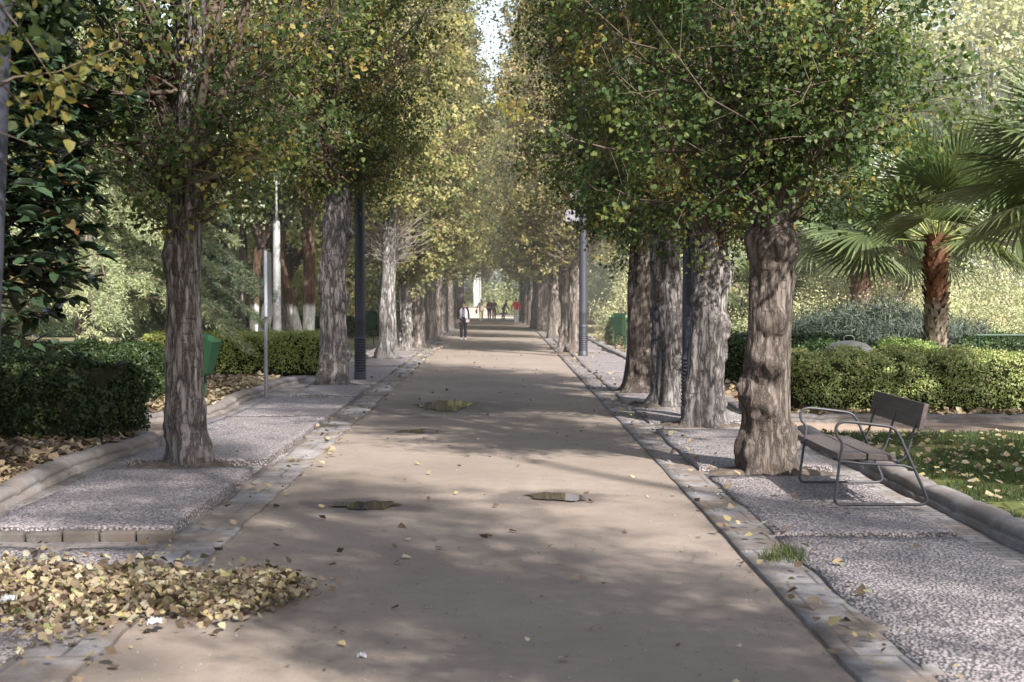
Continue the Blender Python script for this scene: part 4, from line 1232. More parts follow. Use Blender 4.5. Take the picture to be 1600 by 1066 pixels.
def palm(loc, H, r, nfr, R, label, seed, boot='palmboot', stalk=1.0, elev=(-.35, 1.25)):
    rg = random.Random(seed)
    t = thing('fan_palm', label, 'palm', loc)
    lo, b = palm_trunk(H, r, seed)
    tr = link('trunk', lo, t)
    b.build('leaf_bases', M[boot], tr)
    for k in range(nfr):
        az = k * 2.39996 + rg.uniform(-.2, .2); e = elev[0] + (elev[1] - elev[0]) * ((k + .5) / nfr) + rg.uniform(-.1, .1)
        L = stalk * rg.uniform(.75, 1.1)
        d = Vector((math.cos(az) * math.cos(e), math.sin(az) * math.cos(e), math.sin(e)))
        p0 = Vector((d.x * r * .5, d.y * r * .5, H - .12)); sag = -.12 * L * math.cos(e)
        p1 = p0 + d * L * .5 + Vector((0, 0, .02)); p2 = p0 + d * L + Vector((0, 0, sag))
        fr = thing('frond', None, None); fr.parent = t
        del_e = fr
        m = MB(); m.tube([p0, p1, p2], [.022, .016, .011], 5)
        st = m.mesh('frond', M['stalk'])
        bpy.data.objects.remove(fr)
        fr = link('frond', st, t)
        bl = link('blade', FRM[k % 3], fr)
        tip = (p2 - p1).normalized()
        xax = tip.cross(Vector((0, 0, 1))).normalized(); zax = xax.cross(tip)
        rotm = Matrix((xax, tip, zax)).transposed().to_4x4()
        rotm = rotm @ Matrix.Rotation(rg.uniform(-.5, .5), 4, 'Y') @ Matrix.Rotation(rg.uniform(-.12, .2), 4, 'X')
        bl.matrix_local = Matrix.Translation(p2) @ rotm @ Matrix.Scale(R / .85, 4)
    return t
M['stalk'] = simple('palm_stalk', (.14, .17, .05), (.24, .25, .08), 6, .5)
pl = at(1462, 500, 26.0)
palm((pl.x, pl.y, 0), 3.0, .19, 26, 1.12, 'fan palm with orange-brown shaggy trunk rising from the sunlit hedge', 5, stalk=1.35, elev=(.06, 1.25))
pl = at(1345, 440, 41.0)
palm((pl.x, pl.y, 0), 3.5, .26, 24, 1.25, 'darker fan palm standing in the roses left of the orange-trunked palm', 6, 'palmboot2', 1.3)
pl = at(1417, 440, 46.0)
palm((pl.x, pl.y, 0), 3.7, .30, 22, 1.3, 'pale-trunked fan palm farthest back, between the other two trunks', 7, 'palmboot2', 1.3)
pl = at(1165, 440, 44.0)
palm((pl.x, pl.y, 0), 1.6, .25, 20, 1.3, 'low fan palm whose pale leaves show between the two nearest right trunks', 8, 'palmboot2', 1.2)
pl = at(1715, 300, 19.0)
palm((pl.x, pl.y, 0), 3.35, .2, 24, 1.05, 'near fan palm outside the right edge reaching leaves into the upper right', 9, stalk=1.1)
pl = at(-60, 300, 22)
palm((pl.x, pl.y, 0), 4.2, .2, 20, 1.1, 'fan palm half hidden behind the dark magnolia at left', 10, 'palmboot2', 1.2)

# ------------------------------------------------------------------ lamp posts and poles
def lamp_post(px, label, D, r=.122, ground=None, H=8.5, lean=0.0):
    g = ground if ground is not None else G(*px)
    t = thing('lamp_post', label, 'lamp post', (g[0], g[1], .04), 0, 'dark grey lamp posts along the walk')
    m = MB(); m.lathe([(r * .93, .9), (r * .93, 1.28), (r * .97, 1.30), (r * .93, 1.32), (r * .9, H * .5), (r * .8, H)], 28)
    m.build('post', M['pole'], t)
    prof = [(r * 1.1, -.05), (r * 1.1, .16)]
    z = .17
    while z < .88:
        prof += [(r * .97, z), (r * .97, z + .018), (r * 1.08, z + .026), (r * 1.08, z + .050)]; z += .056
    prof += [(r * .97, .9), (r * .97, .95)]
    m = MB(); m.lathe(prof, 28); m.build('ribbed_base', M['pole'], t)
    m = MB(); m.lathe([(r * .8, H), (.16, H + .06), (.30, H + .16), (.30, H + .24), (.1, H + .34)], 24); m.build('lamp_head', M['pole'], t)
    t.rotation_euler = (0, lean, 0)
    return t


lamp_post((563, 596), 'dark lamp post beside the thick left poplar', 0)
lp = lamp_post((911, 559), 'lamp post with small plates high up, on the right pavement', 0, .13)
m = MB(); m.box((-.30, 0, 4.15), (.46, .05, .34)); m.build('plate', M['steel'], lp, .008)
m = MB(); m.box((-.24, 0, 4.75), (.30, .05, .3)); m.build('plate', M['steel'], lp, .008)
g = G(1077, 655); lq = lamp_post(None, 'lamp post half hidden behind the grey streaked right poplar', 0, .122, (g.x - .0, g.y, 0))
m = MB(); m.tube([(-.02 + .012 * math.sin(k * 1.9) + .006 * k, -.117, 1.62 + .035 * math.sin(k * 1.3) + .012 * k) for k in range(9)], .006, 5)
m.build('scribble', simple('blue_ink', (.05, .09, .4), (.08, .13, .5), 5, .5), lq)
lamp_post(None, 'near lamp post cut by the left edge of the view', 0, .11, (-3.235, 8.7, 0), lean=.050)
lamp_post((661, 540), 'slim far lamp post among the left row trunks, nearer of three', 0, .12)
lamp_post((697, 517), 'slim far lamp post among the left row trunks, middle of three', 0, .12)
lamp_post((715, 508), 'slim far lamp post at the end of the left row, beside the woman', 0, .14)
g = at(433, 519, 42.5)
t = thing('pale_pole', 'tall pale grey pole behind the low clipped left hedge', 'pole', (g.x, g.y, 0))
m = MB(); m.lathe([(.145, -.05), (.135, 1.0), (.125, 1.02), (.105, 4.0), (.09, 4.05)], 20); m.build('shaft', M['polelight'], t)
m = MB(); m.lathe([(.035, 4.05), (.03, 8.4)], 10); m.build('mast', M['polelight'], t)
g = G(748, 500)
t = thing('pale_pole', 'thin white pole at the far end behind the woman', 'pole', (-1.55, 112, 0))
m = MB(); m.lathe([(.09, -.05), (.08, 6)], 12); m.build('shaft', M['polelight'], t)
# sign on a post
g = G(416, 624)
t = thing('sign_post', 'slim information panel on a post, seen almost edge on, left of the walk', 'sign', (g.x, g.y, .06), math.radians(83))
m = MB(); m.lathe([(.035, -.06), (.035, 2.66)], 14); m.build('post', M['steel'], t)
m = MB(); m.box((.0, -.055, 2.03), (.30, .03, 1.16)); pn = m.build('panel', M['steel'], t, .006)
m = MB(); m.box((-.165, -.055, 2.03), (.03, .05, 1.18)); m.build('frame', simple('sign_frame', (.42, .44, .5), (.5, .52, .57), 6, .4), t, .006)

# litter bins
def bin_(loc, rz, label):
    t = thing('litter_bin', label, 'bin', loc, rz, 'green litter bins on two posts')
    for s in (-1, 1):
        m = MB(); m.tube([(s * .17, .0, -.05), (s * .17, .0, 1.12)], .022, 10); m.build('post', M['binpaint'], t)
    def ring(w, d, z, dy):
        return [(-w, -d + dy, z), (w, -d + dy, z), (w, d + dy, z), (-w, d + dy, z)]
    m = MB(); vs = []
    for (w, d, z, dy) in ((.10, .05, .50, -.08), (.125, .07, .54, -.09), (.215, .135, 1.06, -.155), (.22, .14, 1.08, -.16)): vs += ring(w, d, z, dy)
    vs[14] = (vs[14][0], vs[14][1], 1.22); vs[15] = (vs[15][0], vs[15][1], 1.22); vs[10] = (vs[10][0], vs[10][1], 1.20); vs[11] = (vs[11][0], vs[11][1], 1.20)
    fs = [(3, 2, 1, 0)]
    for i in range(3):
        for k in range(4):
            k2 = (k + 1) % 4; fs.append((i * 4 + k, i * 4 + k2, i * 4 + 4 + k2, i * 4 + 4 + k))
    m.add(vs, fs, False)
    # inner wall
    iv = []
    for (w, d, z, dy) in ((.205, .125, 1.08, -.16), (.11, .06, .58, -.09)): iv += ring(w, d, z, dy)
    iv[2] = (iv[2][0], iv[2][1], 1.215); iv[3] = (iv[3][0], iv[3][1], 1.215)
    m.add(iv, [(0, 4, 5, 1), (1, 5, 6, 2), (2, 6, 7, 3), (3, 7, 4, 0), (4, 7, 6, 5)], False)
    m.add([vs[12], vs[13], vs[14], vs[15], iv[0], iv[1], iv[2], iv[3]], [(0, 1, 5, 4), (1, 2, 6, 5), (2, 3, 7, 6), (3, 0, 4, 7)], False)
    m.build('basket', M['binpaint'], t)
    m = MB(); m.tube([(-.19, 0, .80), (.19, 0, .80)], .014, 8); m.tube([(-.19, 0, 1.06), (.19, 0, 1.06)], .014, 8); m.build('bracket', M['binpaint'], t)
    return t


g = G(315, 632); bin_((g.x, g.y, .0), math.radians(78), 'green litter bin half hidden behind the slim left poplar')
g = G(577, 540); bin_((g.x, g.y, .06), math.radians(25), 'green litter bin farther off, between lamp post and whitish left poplar')
g = G(969, 550); bin_((g.x, g.y, .04), math.radians(-30), 'green litter bin in the bed on the right, beside the lamp post with plates')

# ------------------------------------------------------------------ bench
bench = thing('park_bench', 'dark wooden plank bench with looped iron armrests, on the right pavement', 'bench', (2.97, 12.5, .055))
def arc(pts, it=2):
    pts = [Vector(p) for p in pts]
    for _ in range(it):
        out = [pts[0]]
        for a, b in zip(pts[:-1], pts[1:]):
            out += [a * .75 + b * .25, a * .25 + b * .75]
        out.append(pts[-1]); pts = out
    return pts
for y in (0, 1.48):
    loop = [(.10, y, .012), (.02, y, .012), (-.01, y, .05), (0, y, .12), (.04, y, .44), (.055, y, .53), (.05, y, .58), (.0, y, .63), (-.005, y, .71), (.05, y, .75), (.14, y, .745), (.40, y, .715), (.50, y, .70), (.56, y, .63), (.62, y, .49), (.80, y, .10), (.815, y, .04), (.78, y, .012), (.70, y, .012), (.40, y, .012), (.10, y, .012)]
    m = MB(); m.tube(arc(loop), .0135, 8); m.build('iron_frame', M['iron'], bench)
M_ = Matrix.Rotation(math.radians(0), 3, 'Y')
m = MB(); m.box((.17, .97, .425), (.255, 1.72, .055)); m.build('seat_plank', M['wood'], bench, .006)
m = MB(); m.box((.445, 1.0, .412), (.25, 1.72, .055), Matrix.Rotation(math.radians(4), 3, 'Y')); m.build('seat_plank', M['wood'], bench, .006)
m = MB(); m.box((.83, 1.03, .775), (.045, 1.70, .235), Matrix.Rotation(math.radians(12), 3, 'Y')); m.build('backrest', M['wood'], bench, .006)
for y in (.30, 1.0, 1.72):
    m = MB(); pts = arc([(.05, y, .385), (.5, y, .372), (.64, y, .36), (.70, y, .40), (.74, y, .52), (.79, y, .70), (.835, y, .85)], 2)
    for a, b in zip(pts[:-1], pts[1:]):
        d = (b - a); L = d.length; ang = math.atan2(-d.z, d.x)
        m.box((a + b) / 2, (L * 1.1, .04, .012), Matrix.Rotation(ang, 3, 'Y'))
    m.build('back_support', M['iron'], bench)
m = MB(); m.tube([(.24, .0, .375), (.24, 1.48, .375)], .012, 8); m.tube([(.60, 0.0, .36), (.60, 1.5, .36)], .012, 8); m.build('crossbar', M['iron'], bench)
for (x, z) in ((.10, .4535), (.24, .4535), (.38, .4465), (.50, .439)):
    for y in (.17, 1.0, 1.74):
        m = MB(); m.lathe([(.011, -.004), (.011, .002), (.007, .005)], 10, (x, y, z)); m.build('bolt', M['iron'], bench)
for y in (0, 1.48):
    m = MB(); m.tube([(.035, y, .40), (.24, y, .375), (.60, y, .36), (.69, y, .33)], .011, 8); m.build('seat_bracket', M['iron'], bench)

# ------------------------------------------------------------------ gardeners' things behind the right hedge
g = at(1326, 555, 24.6)
t = thing('metal_container', 'grey domed metal container with dark rim and square handle behind the sunlit hedge', 'container', (g.x, g.y, .02))
m = MB(); m.lathe([(.40, 0), (.43, .5), (.44, .82)], 28); m.build('drum', M['steel'], t)
m = MB(); m.lathe([(.445, .80), (.465, .83), (.44, .87), (.40, .95), (.30, 1.03), (.15, 1.075), (.02, 1.085)], 28); m.build('lid', simple('dull_metal', (.06, .06, .065), (.11, .11, .115), 8, .5, .4, .4), t)
m = MB(); m.tube(arc([(-.09, 0, 1.05), (-.09, 0, 1.17), (.09, 0, 1.17), (.09, 0, 1.05)], 1), .013, 8); m.build('handle', M['iron'], t)
g = at(1253, 600, 23.4)
t = thing('orange_bucket', 'orange bucket at the left end of the sunlit hedge, half hidden by the burled poplar', 'bucket', (g.x, g.y, .03))
orm = simple('orange_plastic', (.42, .12, .04), (.5, .17, .06), 4, .5)
m = MB(); m.lathe([(.14, 0), (.17, .36), (.185, .38), (.185, .40)], 24, cap=False); m.lathe([(.165, .395), (.13, .02)], 24, cap=True); m.build('pail', orm, t)
m = MB(); m.tube(arc([(-.18, 0, .36), (-.14, -.05, .5), (0, -.06, .55), (.14, -.05, .5), (.18, 0, .36)], 2), .007, 6); m.build('handle', M['iron'], t)
g = at(1250, 577, 23.1)
t = thing('garden_hose', 'yellow and green striped hose end lying over the orange bucket', 'hose', (g.x, g.y, g.z))
m = MB(); m.tube(arc([(-.16, 0, .10), (-.05, 0, .05), (.03, 0, .02)], 2), .028, 10); m.build('yellow_sleeve', simple('yellow_rubber', (.55, .42, .04), (.62, .5, .06), 5, .5), t)
m = MB(); m.tube(arc([(.03, 0, .02), (.15, 0, -.04), (.28, .05, -.10), (.34, .2, -.5)], 2), .024, 10); m.build('green_tube', simple('green_rubber', (.03, .17, .09), (.05, .22, .12), 5, .5), t)
g = at(1390, 553, 24.0)
t = thing('wooden_handle', 'pale wooden tool handle sticking out of the hedge left of the palm', 'tool', (g.x, g.y, g.z))
m = MB(); m.tube([(-.20, 0, -.09), (.20, 0, .085)], .018, 10); m.tube([(-.20, 0, -.09), (-.5, .1, -.6)], .018, 10); m.build('stick', simple('pale_wood', (.45, .33, .22), (.55, .42, .28), 10, .7, stretch=(1, 8, 8)), t)
t = thing('rail_fence', 'low green metal rail above the dark hedge at the right edge', 'rail', (11.2, 29.0, 0))
m = MB(); m.tube([(-1.45, 0, 1.06), (4, 0, 1.06)], .025, 8); m.build('rail', M['binpaint'], t)
for x in (-1.4, 1.2, 3.8):
    m = MB(); m.tube([(x, 0, -.02), (x, 0, 1.06)], .022, 8); m.build('post', M['binpaint'], t)
# far seat wall and bench at the end of the walk
t = thing('slatted_bench', 'pale slatted bench at the far end of the walk behind the stooping man', 'bench', (3.3, 110, 0))
pw = simple('far_wood', (.4, .3, .22), (.5, .4, .3), 6, .7)
for y_, z_ in ((0, .45), (.14, .45), (.28, .45)):
    m = MB(); m.box((0, y_, z_), (2.0, .11, .05)); m.build('slat', pw, t)
for z_ in (.62, .78):
    m = MB(); m.box((0, .38, z_), (2.0, .04, .11)); m.build('back_slat', pw, t)
for x in (-.85, .85):
    m = MB(); m.box((x, .14, .21), (.08, .42, .42)); m.box((x, .42, .42), (.08, .05, .84)); m.build('leg', M['iron'], t)
t = thing('low_wall', 'low pinkish stone wall at the far left end of the walk', 'wall', (-2.6, 114, 0))
m = MB(); m.box((0, 0, .35), (4.5, .4, .7)); m.build('masonry', simple('pink_stone', (.42, .30, .26), (.52, .42, .37), 3, .85), t, .02)
m = MB(); m.box((0, 0, .745), (4.7, .5, .09)); m.build('coping', M['kerb'], t, .01)

# ------------------------------------------------------------------ people
def skin(name, joints, edges, mat, sub=2):
    """joints: list of (pos, rx, ry); first is the root"""
    me = bpy.data.meshes.new(name)
    me.from_pydata([j[0] for j in joints], edges, [])
    ob = bpy.data.objects.new(name, me); COL.objects.link(ob)
    sk = ob.modifiers.new('skin', 'SKIN'); sk.use_smooth_shade = True
    for i, v in enumerate(me.skin_vertices[0].data):
        v.radius = (joints[i][1], joints[i][2]); v.use_root = (i == 0)
    if sub:
        sb = ob.modifiers.new('sub', 'SUBSURF'); sb.levels = sub; sb.render_levels = sub
    dg = bpy.context.evaluated_depsgraph_get()
    res = bpy.data.meshes.new_from_object(ob.evaluated_get(dg), depsgraph=dg)
    bpy.data.objects.remove(ob); bpy.data.meshes.remove(me)
    res.name = name
    res.materials.clear(); res.materials.append(mat)
    return res


def cloth(name, c, c2=None, r=.85):
    return simple(name, c, c2 or tuple(min(1, x * 1.25) for x in c), 12, r, .15, bump=.3, bd=.01)


SKIN = simple('skin', (.42, .25, .18), (.48, .30, .22), 9, .55)


def person(loc, h, facing, label, top, legs_c, shoes_c, hair_c, pose, hair='short', jacket_long=.47, extra=None, hands=True):
    """pose: dict of angles; figure faces -Y before turning"""
    t = thing('person', label, 'person', loc, facing)
    P = {'la': .25, 'ra': -.25, 'll': .3, 'rl': -.2, 'lk': .1, 'rk': .35, 'bend': .04, 'le': .25, 're': .25, 'head': 0.0, 'out': .10}
    P.update(pose)
    bd = P['bend']
    def tor(x, y, z):
        dz = z - .53
        y2 = y * math.cos(bd) - dz * math.sin(bd); z2 = .53 + dz * math.cos(bd) + y * math.sin(bd)
        return Vector((x, y2, z2))
    def leg(s, a, k):
        hip = Vector((s * .048, 0, .51))
        knee = hip + Vector((s * .004, -math.sin(a) * .235, -math.cos(a) * .235))
        b = a - k
        ank = knee + Vector((0, -math.sin(b) * .235, -math.cos(b) * .235))
        toe = ank + Vector((s * .012, -.085 * math.cos(min(b, .3)), -.028 + .085 * math.sin(b) * .6))
        heel = ank + Vector((0, .022, -.025))
        return hip, knee, ank, toe, heel
    def arm(s, a, e):
        sh = tor(s * .098, .004, .805)
        el = sh + Vector((s * P['out'] * .17, -math.sin(a) * .165, -math.cos(a) * .165))
        b = a + e
        wr = el + Vector((s * .004, -math.sin(b) * .14, -math.cos(b) * .14))
        d = (wr - el).normalized()
        return sh, el, wr, d
    L1 = leg(-1, P['ll'], P['lk']); L2 = leg(1, P['rl'], P['rk'])
    A1 = arm(-1, P['la'], P['le']); A2 = arm(1, P['ra'], P['re'])
    low = min(L1[3].z, L2[3].z, L1[4].z, L2[4].z) - .018
    off = Vector((0, 0, -low))
    S = lambda v: tuple((Vector(v) + off) * h)
    j = [(S(tor(0, 0, .53)), .075 * h, .055 * h), (S(tor(0, 0, .62)), .066 * h, .05 * h), (S(tor(0, .006, .74)), .08 * h, .056 * h), (S(tor(0, .01, .82)), .04 * h, .035 * h),
         (S(tor(0, .004, .855)), .029 * h, .029 * h), (S(tor(0, -.012, .888)), .034 * h, .038 * h), (S(tor(0, -.004, .928)), .046 * h, .054 * h), (S(tor(0, .004, .968)), .034 * h, .042 * h)]
    e = [(0, 1), (1, 2), (2, 3), (3, 4), (4, 5), (5, 6), (6, 7)]
    for A in (A1, A2):
        b = len(j); j += [(S(A[0]), .034 * h, .034 * h), (S(A[1]), .023 * h, .023 * h), (S(A[2]), .015 * h, .017 * h), (S(A[2] + A[3] * .035), .012 * h, .022 * h)]
        e += [(2, b), (b, b + 1), (b + 1, b + 2), (b + 2, b + 3)]
    for L in (L1, L2):
        b = len(j); j += [(S(L[0]), .052 * h, .052 * h), (S(L[1]), .034 * h, .034 * h), (S(L[2]), .021 * h, .021 * h), (S((L[3] + L[2]) / 2 + Vector((0, 0, -.01))), .02 * h, .018 * h)]
        e += [(0, b), (b, b + 1), (b + 1, b + 2), (b + 2, b + 3)]
    body = skin('body', j, e, SKIN)
    # nose, ears, fingers welded into the same mesh
    m = MB()
    hc = tor(0, -.004, .925)
    m.tube([S(hc + Vector((0, -.052, .012))), S(hc + Vector((0, -.066, -.008))), S(hc + Vector((0, -.055, -.013)))], [.005 * h, .009 * h, .006 * h], 6)
    for s in (-1, 1):
        m.tube([S(hc + Vector((s * .045, .004, .012))), S(hc + Vector((s * .053, .008, -.004))), S(hc + Vector((s * .046, .004, -.018)))], [.006 * h, .009 * h, .005 * h], 6)
    m.tube([S(hc + Vector((-.018, -.047, -.028))), S(hc + Vector((0, -.053, -.027))), S(hc + Vector((.018, -.047, -.028)))], .0035 * h, 6)
    for s, A in ((-1, A1), (1, A2)):
        d = A[3]; palm_c = A[2] + d * .045
        fw = Vector((0, -1, 0)); fw = (fw - d * fw.dot(d)).normalized(); inn = Vector((-s, 0, 0))
        for q in range(4):
            ln = (.040, .046, .043, .034)[q]
            b0 = palm_c + fw * (.016 - .0105 * q); b1 = b0 + d * ln * .5 + inn * .004; b2 = b0 + d * ln * .92 + inn * .018
            m.tube([S(b0), S(b1), S(b2)], [.0055 * h, .005 * h, .004 * h], 5)
        b0 = A[2] + d * .02 + fw * .014
        m.tube([S(b0), S(b0 + fw * .014 + d * .016 + inn * .006), S(b0 + fw * .016 + d * .034 + inn * .012)], [.0065 * h, .006 * h, .0045 * h], 5)
    bm = bmesh.new(); bm.from_mesh(body)
    tmp = m.mesh('tmp'); bm.from_mesh(tmp); bm.to_mesh(body); bm.free()
    link('body', body, t)
    m = MB()
    for s in (-1, 1):
        m.lathe([(.001, -.006 * h), (.006 * h, -.002 * h), (.006 * h, .002 * h), (.001, .006 * h)], 8, S(hc + Vector((s * .019, -.046, .014))))
    m.build('eyes', simple('eye_dark', (.02, .015, .01), (.04, .03, .02)), t)
    # top: torso and sleeves
    jt = [(S(tor(0, 0, jacket_long + .01)), .098 * h, .075 * h), (S(tor(0, 0, .60)), .09 * h, .068 * h), (S(tor(0, .006, .73)), .10 * h, .072 * h), (S(tor(0, .012, .815)), .06 * h, .048 * h), (S(tor(0, .010, .845)), .036 * h, .036 * h)]
    et = [(0, 1), (1, 2), (2, 3), (3, 4)]
    for A in (A1, A2):
        b = len(jt); jt += [(S(A[0]), .046 * h, .046 * h), (S(A[1]), .034 * h, .034 * h), (S(A[2] - A[3] * .012), .024 * h, .026 * h)]
        et += [(2, b), (b, b + 1), (b + 1, b + 2)]
    link('jacket', skin('jacket', jt, et, top), t)
    jl = [(S((0, 0, .53)), .088 * h, .068 * h)]; el_ = []
    for L in (L1, L2):
        b = len(jl); jl += [(S(L[0]), .060 * h, .062 * h), (S(L[1]), .045 * h, .045 * h), (S(L[2] + Vector((0, 0, .0))), .034 * h, .036 * h)]
        el_ += [(0, b), (b, b + 1), (b + 1, b + 2)]
    link('trousers', skin('trousers', jl, el_, legs_c), t)
    for L in (L1, L2):
        js = [(S(L[2] + Vector((0, .004, -.012))), .024 * h, .026 * h), (S(L[4] + Vector((0, 0, .008))), .022 * h, .022 * h), (S((L[2] + L[3]) / 2 + Vector((0, 0, -.012))), .026 * h, .02 * h), (S(L[3] + Vector((0, 0, .008))), .022 * h, .014 * h)]
        link('shoe', skin('shoe', js, [(0, 1), (0, 2), (2, 3)], shoes_c), t)
    # hair: cap over the skull
    m = MB(); n = 18; vs = []; rows = 9
    for i in range(rows):
        ph = (i / (rows - 1)) * PI * .60
        for k in range(n):
            th = 2 * PI * k / n
            front = max(0, -math.sin(th))
            p2 = ph * (1 - .36 * front) if hair != 'bald' else ph * .75
            r = (.061 if hair == 'curly' else .055)
            bmp = 1 + (.13 if hair == 'curly' else .04) * fbm(np.array([[math.cos(th) * 3, math.sin(th) * 3, ph * 4]]), 3, 2)[0]
            vs.append(S(hc + Vector((r * .92 * math.sin(p2) * math.cos(th) * bmp, .008 + r * 1.1 * math.sin(p2) * math.sin(th) * bmp, .012 + r * 1.02 * math.cos(p2) * bmp))))
    m.add(vs, [(i * n + k, (i + 1) * n + k, (i + 1) * n + (k + 1) % n, i * n + (k + 1) % n) for i in range(rows - 1) for k in range(n)])
    m.build('hair', hair_c, t)
    if extra: extra(t, S, tor, h, A1, A2)
    return t


black = cloth('black_cloth', (.012, .012, .016)); navy = cloth('navy_cloth', (.03, .035, .06)); white = cloth('white_cloth', (.72, .72, .75))
lil = cloth('pale_vest_cloth', (.62, .58, .66)); red = cloth('red_cloth', (.75, .02, .05), (.8, .03, .06)); beige = cloth('beige_cloth', (.62, .54, .42)); cream = cloth('cream_cloth', (.7, .62, .47))
grey = cloth('grey_cloth', (.14, .145, .17)); blue = cloth('denim_cloth', (.04, .07, .2)); dkred = cloth('dark_red_cloth', (.3, .03, .04))
hb = cloth('brown_hair', (.035, .02, .014)); hw = cloth('white_hair', (.65, .63, .6)); hg = cloth('grey_hair', (.3, .29, .28))
shw = cloth('white_shoe', (.75, .76, .8)); shb = cloth('black_shoe', (.015, .015, .018))


def stripes():
    t = NT('striped_shirt')
    z = t.n('ShaderNodeSeparateXYZ', ins={0: t.coord()}).outputs[2]
    s = t.math('SINE', t.math('MULTIPLY', z, 125))
    c = t.mix(t.ramp(s, [(.35, 0), (.55, 1)]), (.02, .02, .03), (.75, .74, .78))
    return t.done(t.bsdf(c, .85, spec=.1))


def vest(t, S, tor, h, A1, A2):
    # open sleeveless vest: a shell round the trunk with a gap at the front
    m = MB(); nz = 12; n = 26; vs = []
    for i in range(nz):
        z = .455 + (.825 - .455) * i / (nz - 1)
        rx = np.interp(z, [.45, .53, .62, .74, .80, .83], [.122, .116, .108, .116, .098, .052]); ry = np.interp(z, [.45, .53, .62, .74, .80, .83], [.10, .092, .084, .086, .066, .048])
        gap = np.interp(z, [.45, .6, .75, .83], [.55, .42, .32, .42])
        for k in range(n):
            th = -PI / 2 + gap + (2 * PI - 2 * gap) * k / (n - 1)
            w = 1 + .02 * math.sin(th * 7 + z * 9)
            vs.append(S(tor(rx * w * math.cos(th), ry * w * math.sin(th) + .004, z)))
    m.add(vs, [(i * n + k, i * n + k + 1, (i + 1) * n + k + 1, (i + 1) * n + k) for i in range(nz - 1) for k in range(n - 1)])
    m.build('vest', lil, t)
    m = MB(); vs = []; n = 9
    for i in range(10):
        z = .60 + .20 * i / 9
        ry = np.interp(z, [.45, .62, .74, .80], [.09, .079, .082, .064])
        for k in range(n):
            th = -PI / 2 - .38 + .76 * k / (n - 1)
            vs.append(S(tor(.10 * math.cos(th), ry * math.sin(th), z)))
    m.add(vs, [(i * n + k, i * n + k + 1, (i + 1) * n + k + 1, (i + 1) * n + k) for i in range(9) for k in range(n - 1)])
    m.build('striped_shirt', stripes(), t)
    hc = tor(0, -.004, .925); m = MB()
    for s in (-1, 1):
        m.box(S(hc + Vector((s * .021, -.054, .014))), (.034 * h, .006 * h, .022 * h))
        m.tube([S(hc + Vector((s * .038, -.05, .016))), S(hc + Vector((s * .050, .004, .014)))], .002 * h, 5)
    m.tube([S(hc + Vector((-.008, -.056, .017))), S(hc + Vector((.008, -.056, .017)))], .003 * h, 5)
    m.build('sunglasses', simple('dark_lens', (.008, .008, .01), (.015, .015, .02), 4, .1, .6), t)


g = G(724, 531.5)
person((g.x, g.y, .0), 1.56, math.radians(3), 'woman in a pale open vest, striped shirt, black trousers and white trainers walking towards us', black, black, shw, hb,
       {'la': .12, 'ra': -.10, 'll': .16, 'rl': -.05, 'lk': .12, 'rk': .1, 'out': .22, 'le': .2, 're': .2}, 'curly', .52, vest)
g = G(806.5, 507)
person((g.x, g.y, 0), 1.56, math.radians(188), 'person in a bright red jacket and white trousers walking away', red, white, shw, hb,
       {'la': .25, 'ra': -.2, 'll': .12, 'rl': -.1, 'lk': .05, 'rk': .12, 'out': .45, 'le': .6, 're': .5}, 'short', .46)


def bag(t, S, tor, h, A1, A2):
    m = MB(); c = A1[2] + Vector((-.03, .0, -.06)); m.box(S(c), (.07 * h, .13 * h, .16 * h)); m.tube([S(c + Vector((0, -.04, .08))), S(A1[2] + A1[3] * .05), S(c + Vector((0, .04, .08)))], .006 * h, 6)
    m.build('bag', navy, t)


g = G(752, 504)
person((g.x, g.y, 0), 1.50, math.radians(8), 'white-haired person in cream clothes carrying a dark bag', beige, cream, cloth('brown_shoe', (.1, .05, .04)), hw,
       {'la': .1, 'ra': .35, 'll': .15, 'rl': -.15, 'lk': .05, 'rk': .15, 'out': .5, 're': .8}, 'bald', .47, bag)


def band(t, S, tor, h, A1, A2):
    m = MB(); m.lathe([(.095 * h, -.02 * h), (.10 * h, 0), (.095 * h, .022 * h)], 20, S(tor(0, 0, .60)), cap=False); o = m.build('waist_bag', white, t)


g = G(764.5, 500)
person((g.x, g.y, 0), 1.42, math.radians(185), 'white-haired person in dark red top and dark trousers, left of a pair far off', dkred, navy, shb, hw, {'ll': .1, 'rl': -.1, 'la': .1, 'ra': -.1}, 'short', .55, band)
g = G(772, 500)
person((g.x, g.y, 0), 1.42, math.radians(178), 'grey-haired person in dark grey top with pale waist band, right of a pair far off', grey, navy, shb, hg, {'ll': -.08, 'rl': .12, 'la': -.1, 'ra': .1, 'out': .35}, 'short', .5, band)
g = G(787, 499.5)
person((g.x, g.y, 0), 1.45, math.radians(80), 'stooping person in dark jacket and jeans at the far end of the walk', navy, blue, shb, hb, {'bend': .38, 'll': .1, 'rl': -.15, 'la': .5, 'ra': .35, 'le': .3, 're': .3, 'lk': .05, 'rk': .1}, 'short', .45)

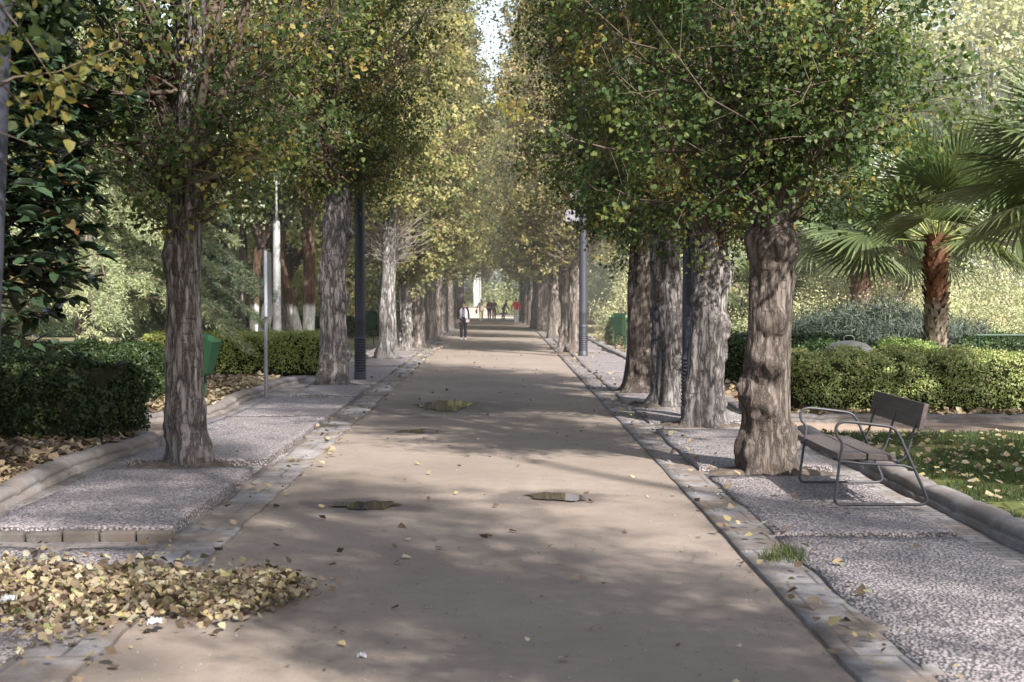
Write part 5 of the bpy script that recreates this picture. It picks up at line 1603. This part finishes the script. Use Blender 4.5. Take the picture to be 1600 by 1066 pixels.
# ------------------------------------------------------------------ light
hz = MB(); hz.box((0, 98, 15), (150, 130, 31.0))
hm = bpy.data.materials.new('morning_haze'); hm.use_nodes = True; hm.node_tree.nodes.clear()
ho = hm.node_tree.nodes.new('ShaderNodeOutputMaterial'); hv = hm.node_tree.nodes.new('ShaderNodeVolumeScatter')
hv.inputs['Color'].default_value = (1, .98, .93, 1); hv.inputs['Density'].default_value = .0019; hv.inputs['Anisotropy'].default_value = .0
hm.node_tree.links.new(hv.outputs[0], ho.inputs['Volume'])
tag(hz.build('haze', hm), 'thin bright haze hanging over the far half of the avenue', 'haze', kind='stuff')
SUN_AZ = math.atan2(.5, -.866)      # compass-like: x = sin, y = cos
SUN_EL = math.radians(40)
sd = bpy.data.lights.new('sun', 'SUN'); sd.energy = 5.0; sd.angle = math.radians(1.0); sd.color = (1, .95, .87)
so = bpy.data.objects.new('sun', sd); COL.objects.link(so)
dirv = Vector((-math.sin(SUN_AZ) * math.cos(SUN_EL), -math.cos(SUN_AZ) * math.cos(SUN_EL), -math.sin(SUN_EL)))
so.rotation_euler = dirv.to_track_quat('-Z', 'Y').to_euler()
so.location = (-20, -20, 30)
w = bpy.data.worlds.new('World'); scene.world = w; w.use_nodes = True
nt = w.node_tree; nt.nodes.clear()
sky = nt.nodes.new('ShaderNodeTexSky'); sky.sky_type = 'NISHITA'; sky.sun_disc = False
sky.sun_elevation = SUN_EL; sky.sun_rotation = SUN_AZ % (2 * PI); sky.air_density = 1.0; sky.dust_density = 2.5; sky.ozone_density = 1.0
hs = nt.nodes.new('ShaderNodeHueSaturation'); hs.inputs['Saturation'].default_value = .68; hs.inputs['Value'].default_value = .9
bg = nt.nodes.new('ShaderNodeBackground'); bg.inputs['Strength'].default_value = .15
out = nt.nodes.new('ShaderNodeOutputWorld')
nt.links.new(sky.outputs[0], hs.inputs['Color']); nt.links.new(hs.outputs[0], bg.inputs['Color']); nt.links.new(bg.outputs[0], out.inputs['Surface'])

scene.view_settings.view_transform = 'Standard'
scene.view_settings.look = 'None'
scene.view_settings.exposure = 0
scene.view_settings.gamma = 1
scene.render.engine = 'CYCLES'
cy = scene.cycles
cy.max_bounces = 6; cy.diffuse_bounces = 4; cy.glossy_bounces = 2; cy.transmission_bounces = 3; cy.transparent_max_bounces = 4
cy.use_denoising = True
cy.film_exposure = 2.7
cy.volume_bounces = 0; cy.volume_step_rate = 4
cy.caustics_reflective = False; cy.caustics_refractive = False
cy.sample_clamp_indirect = 6
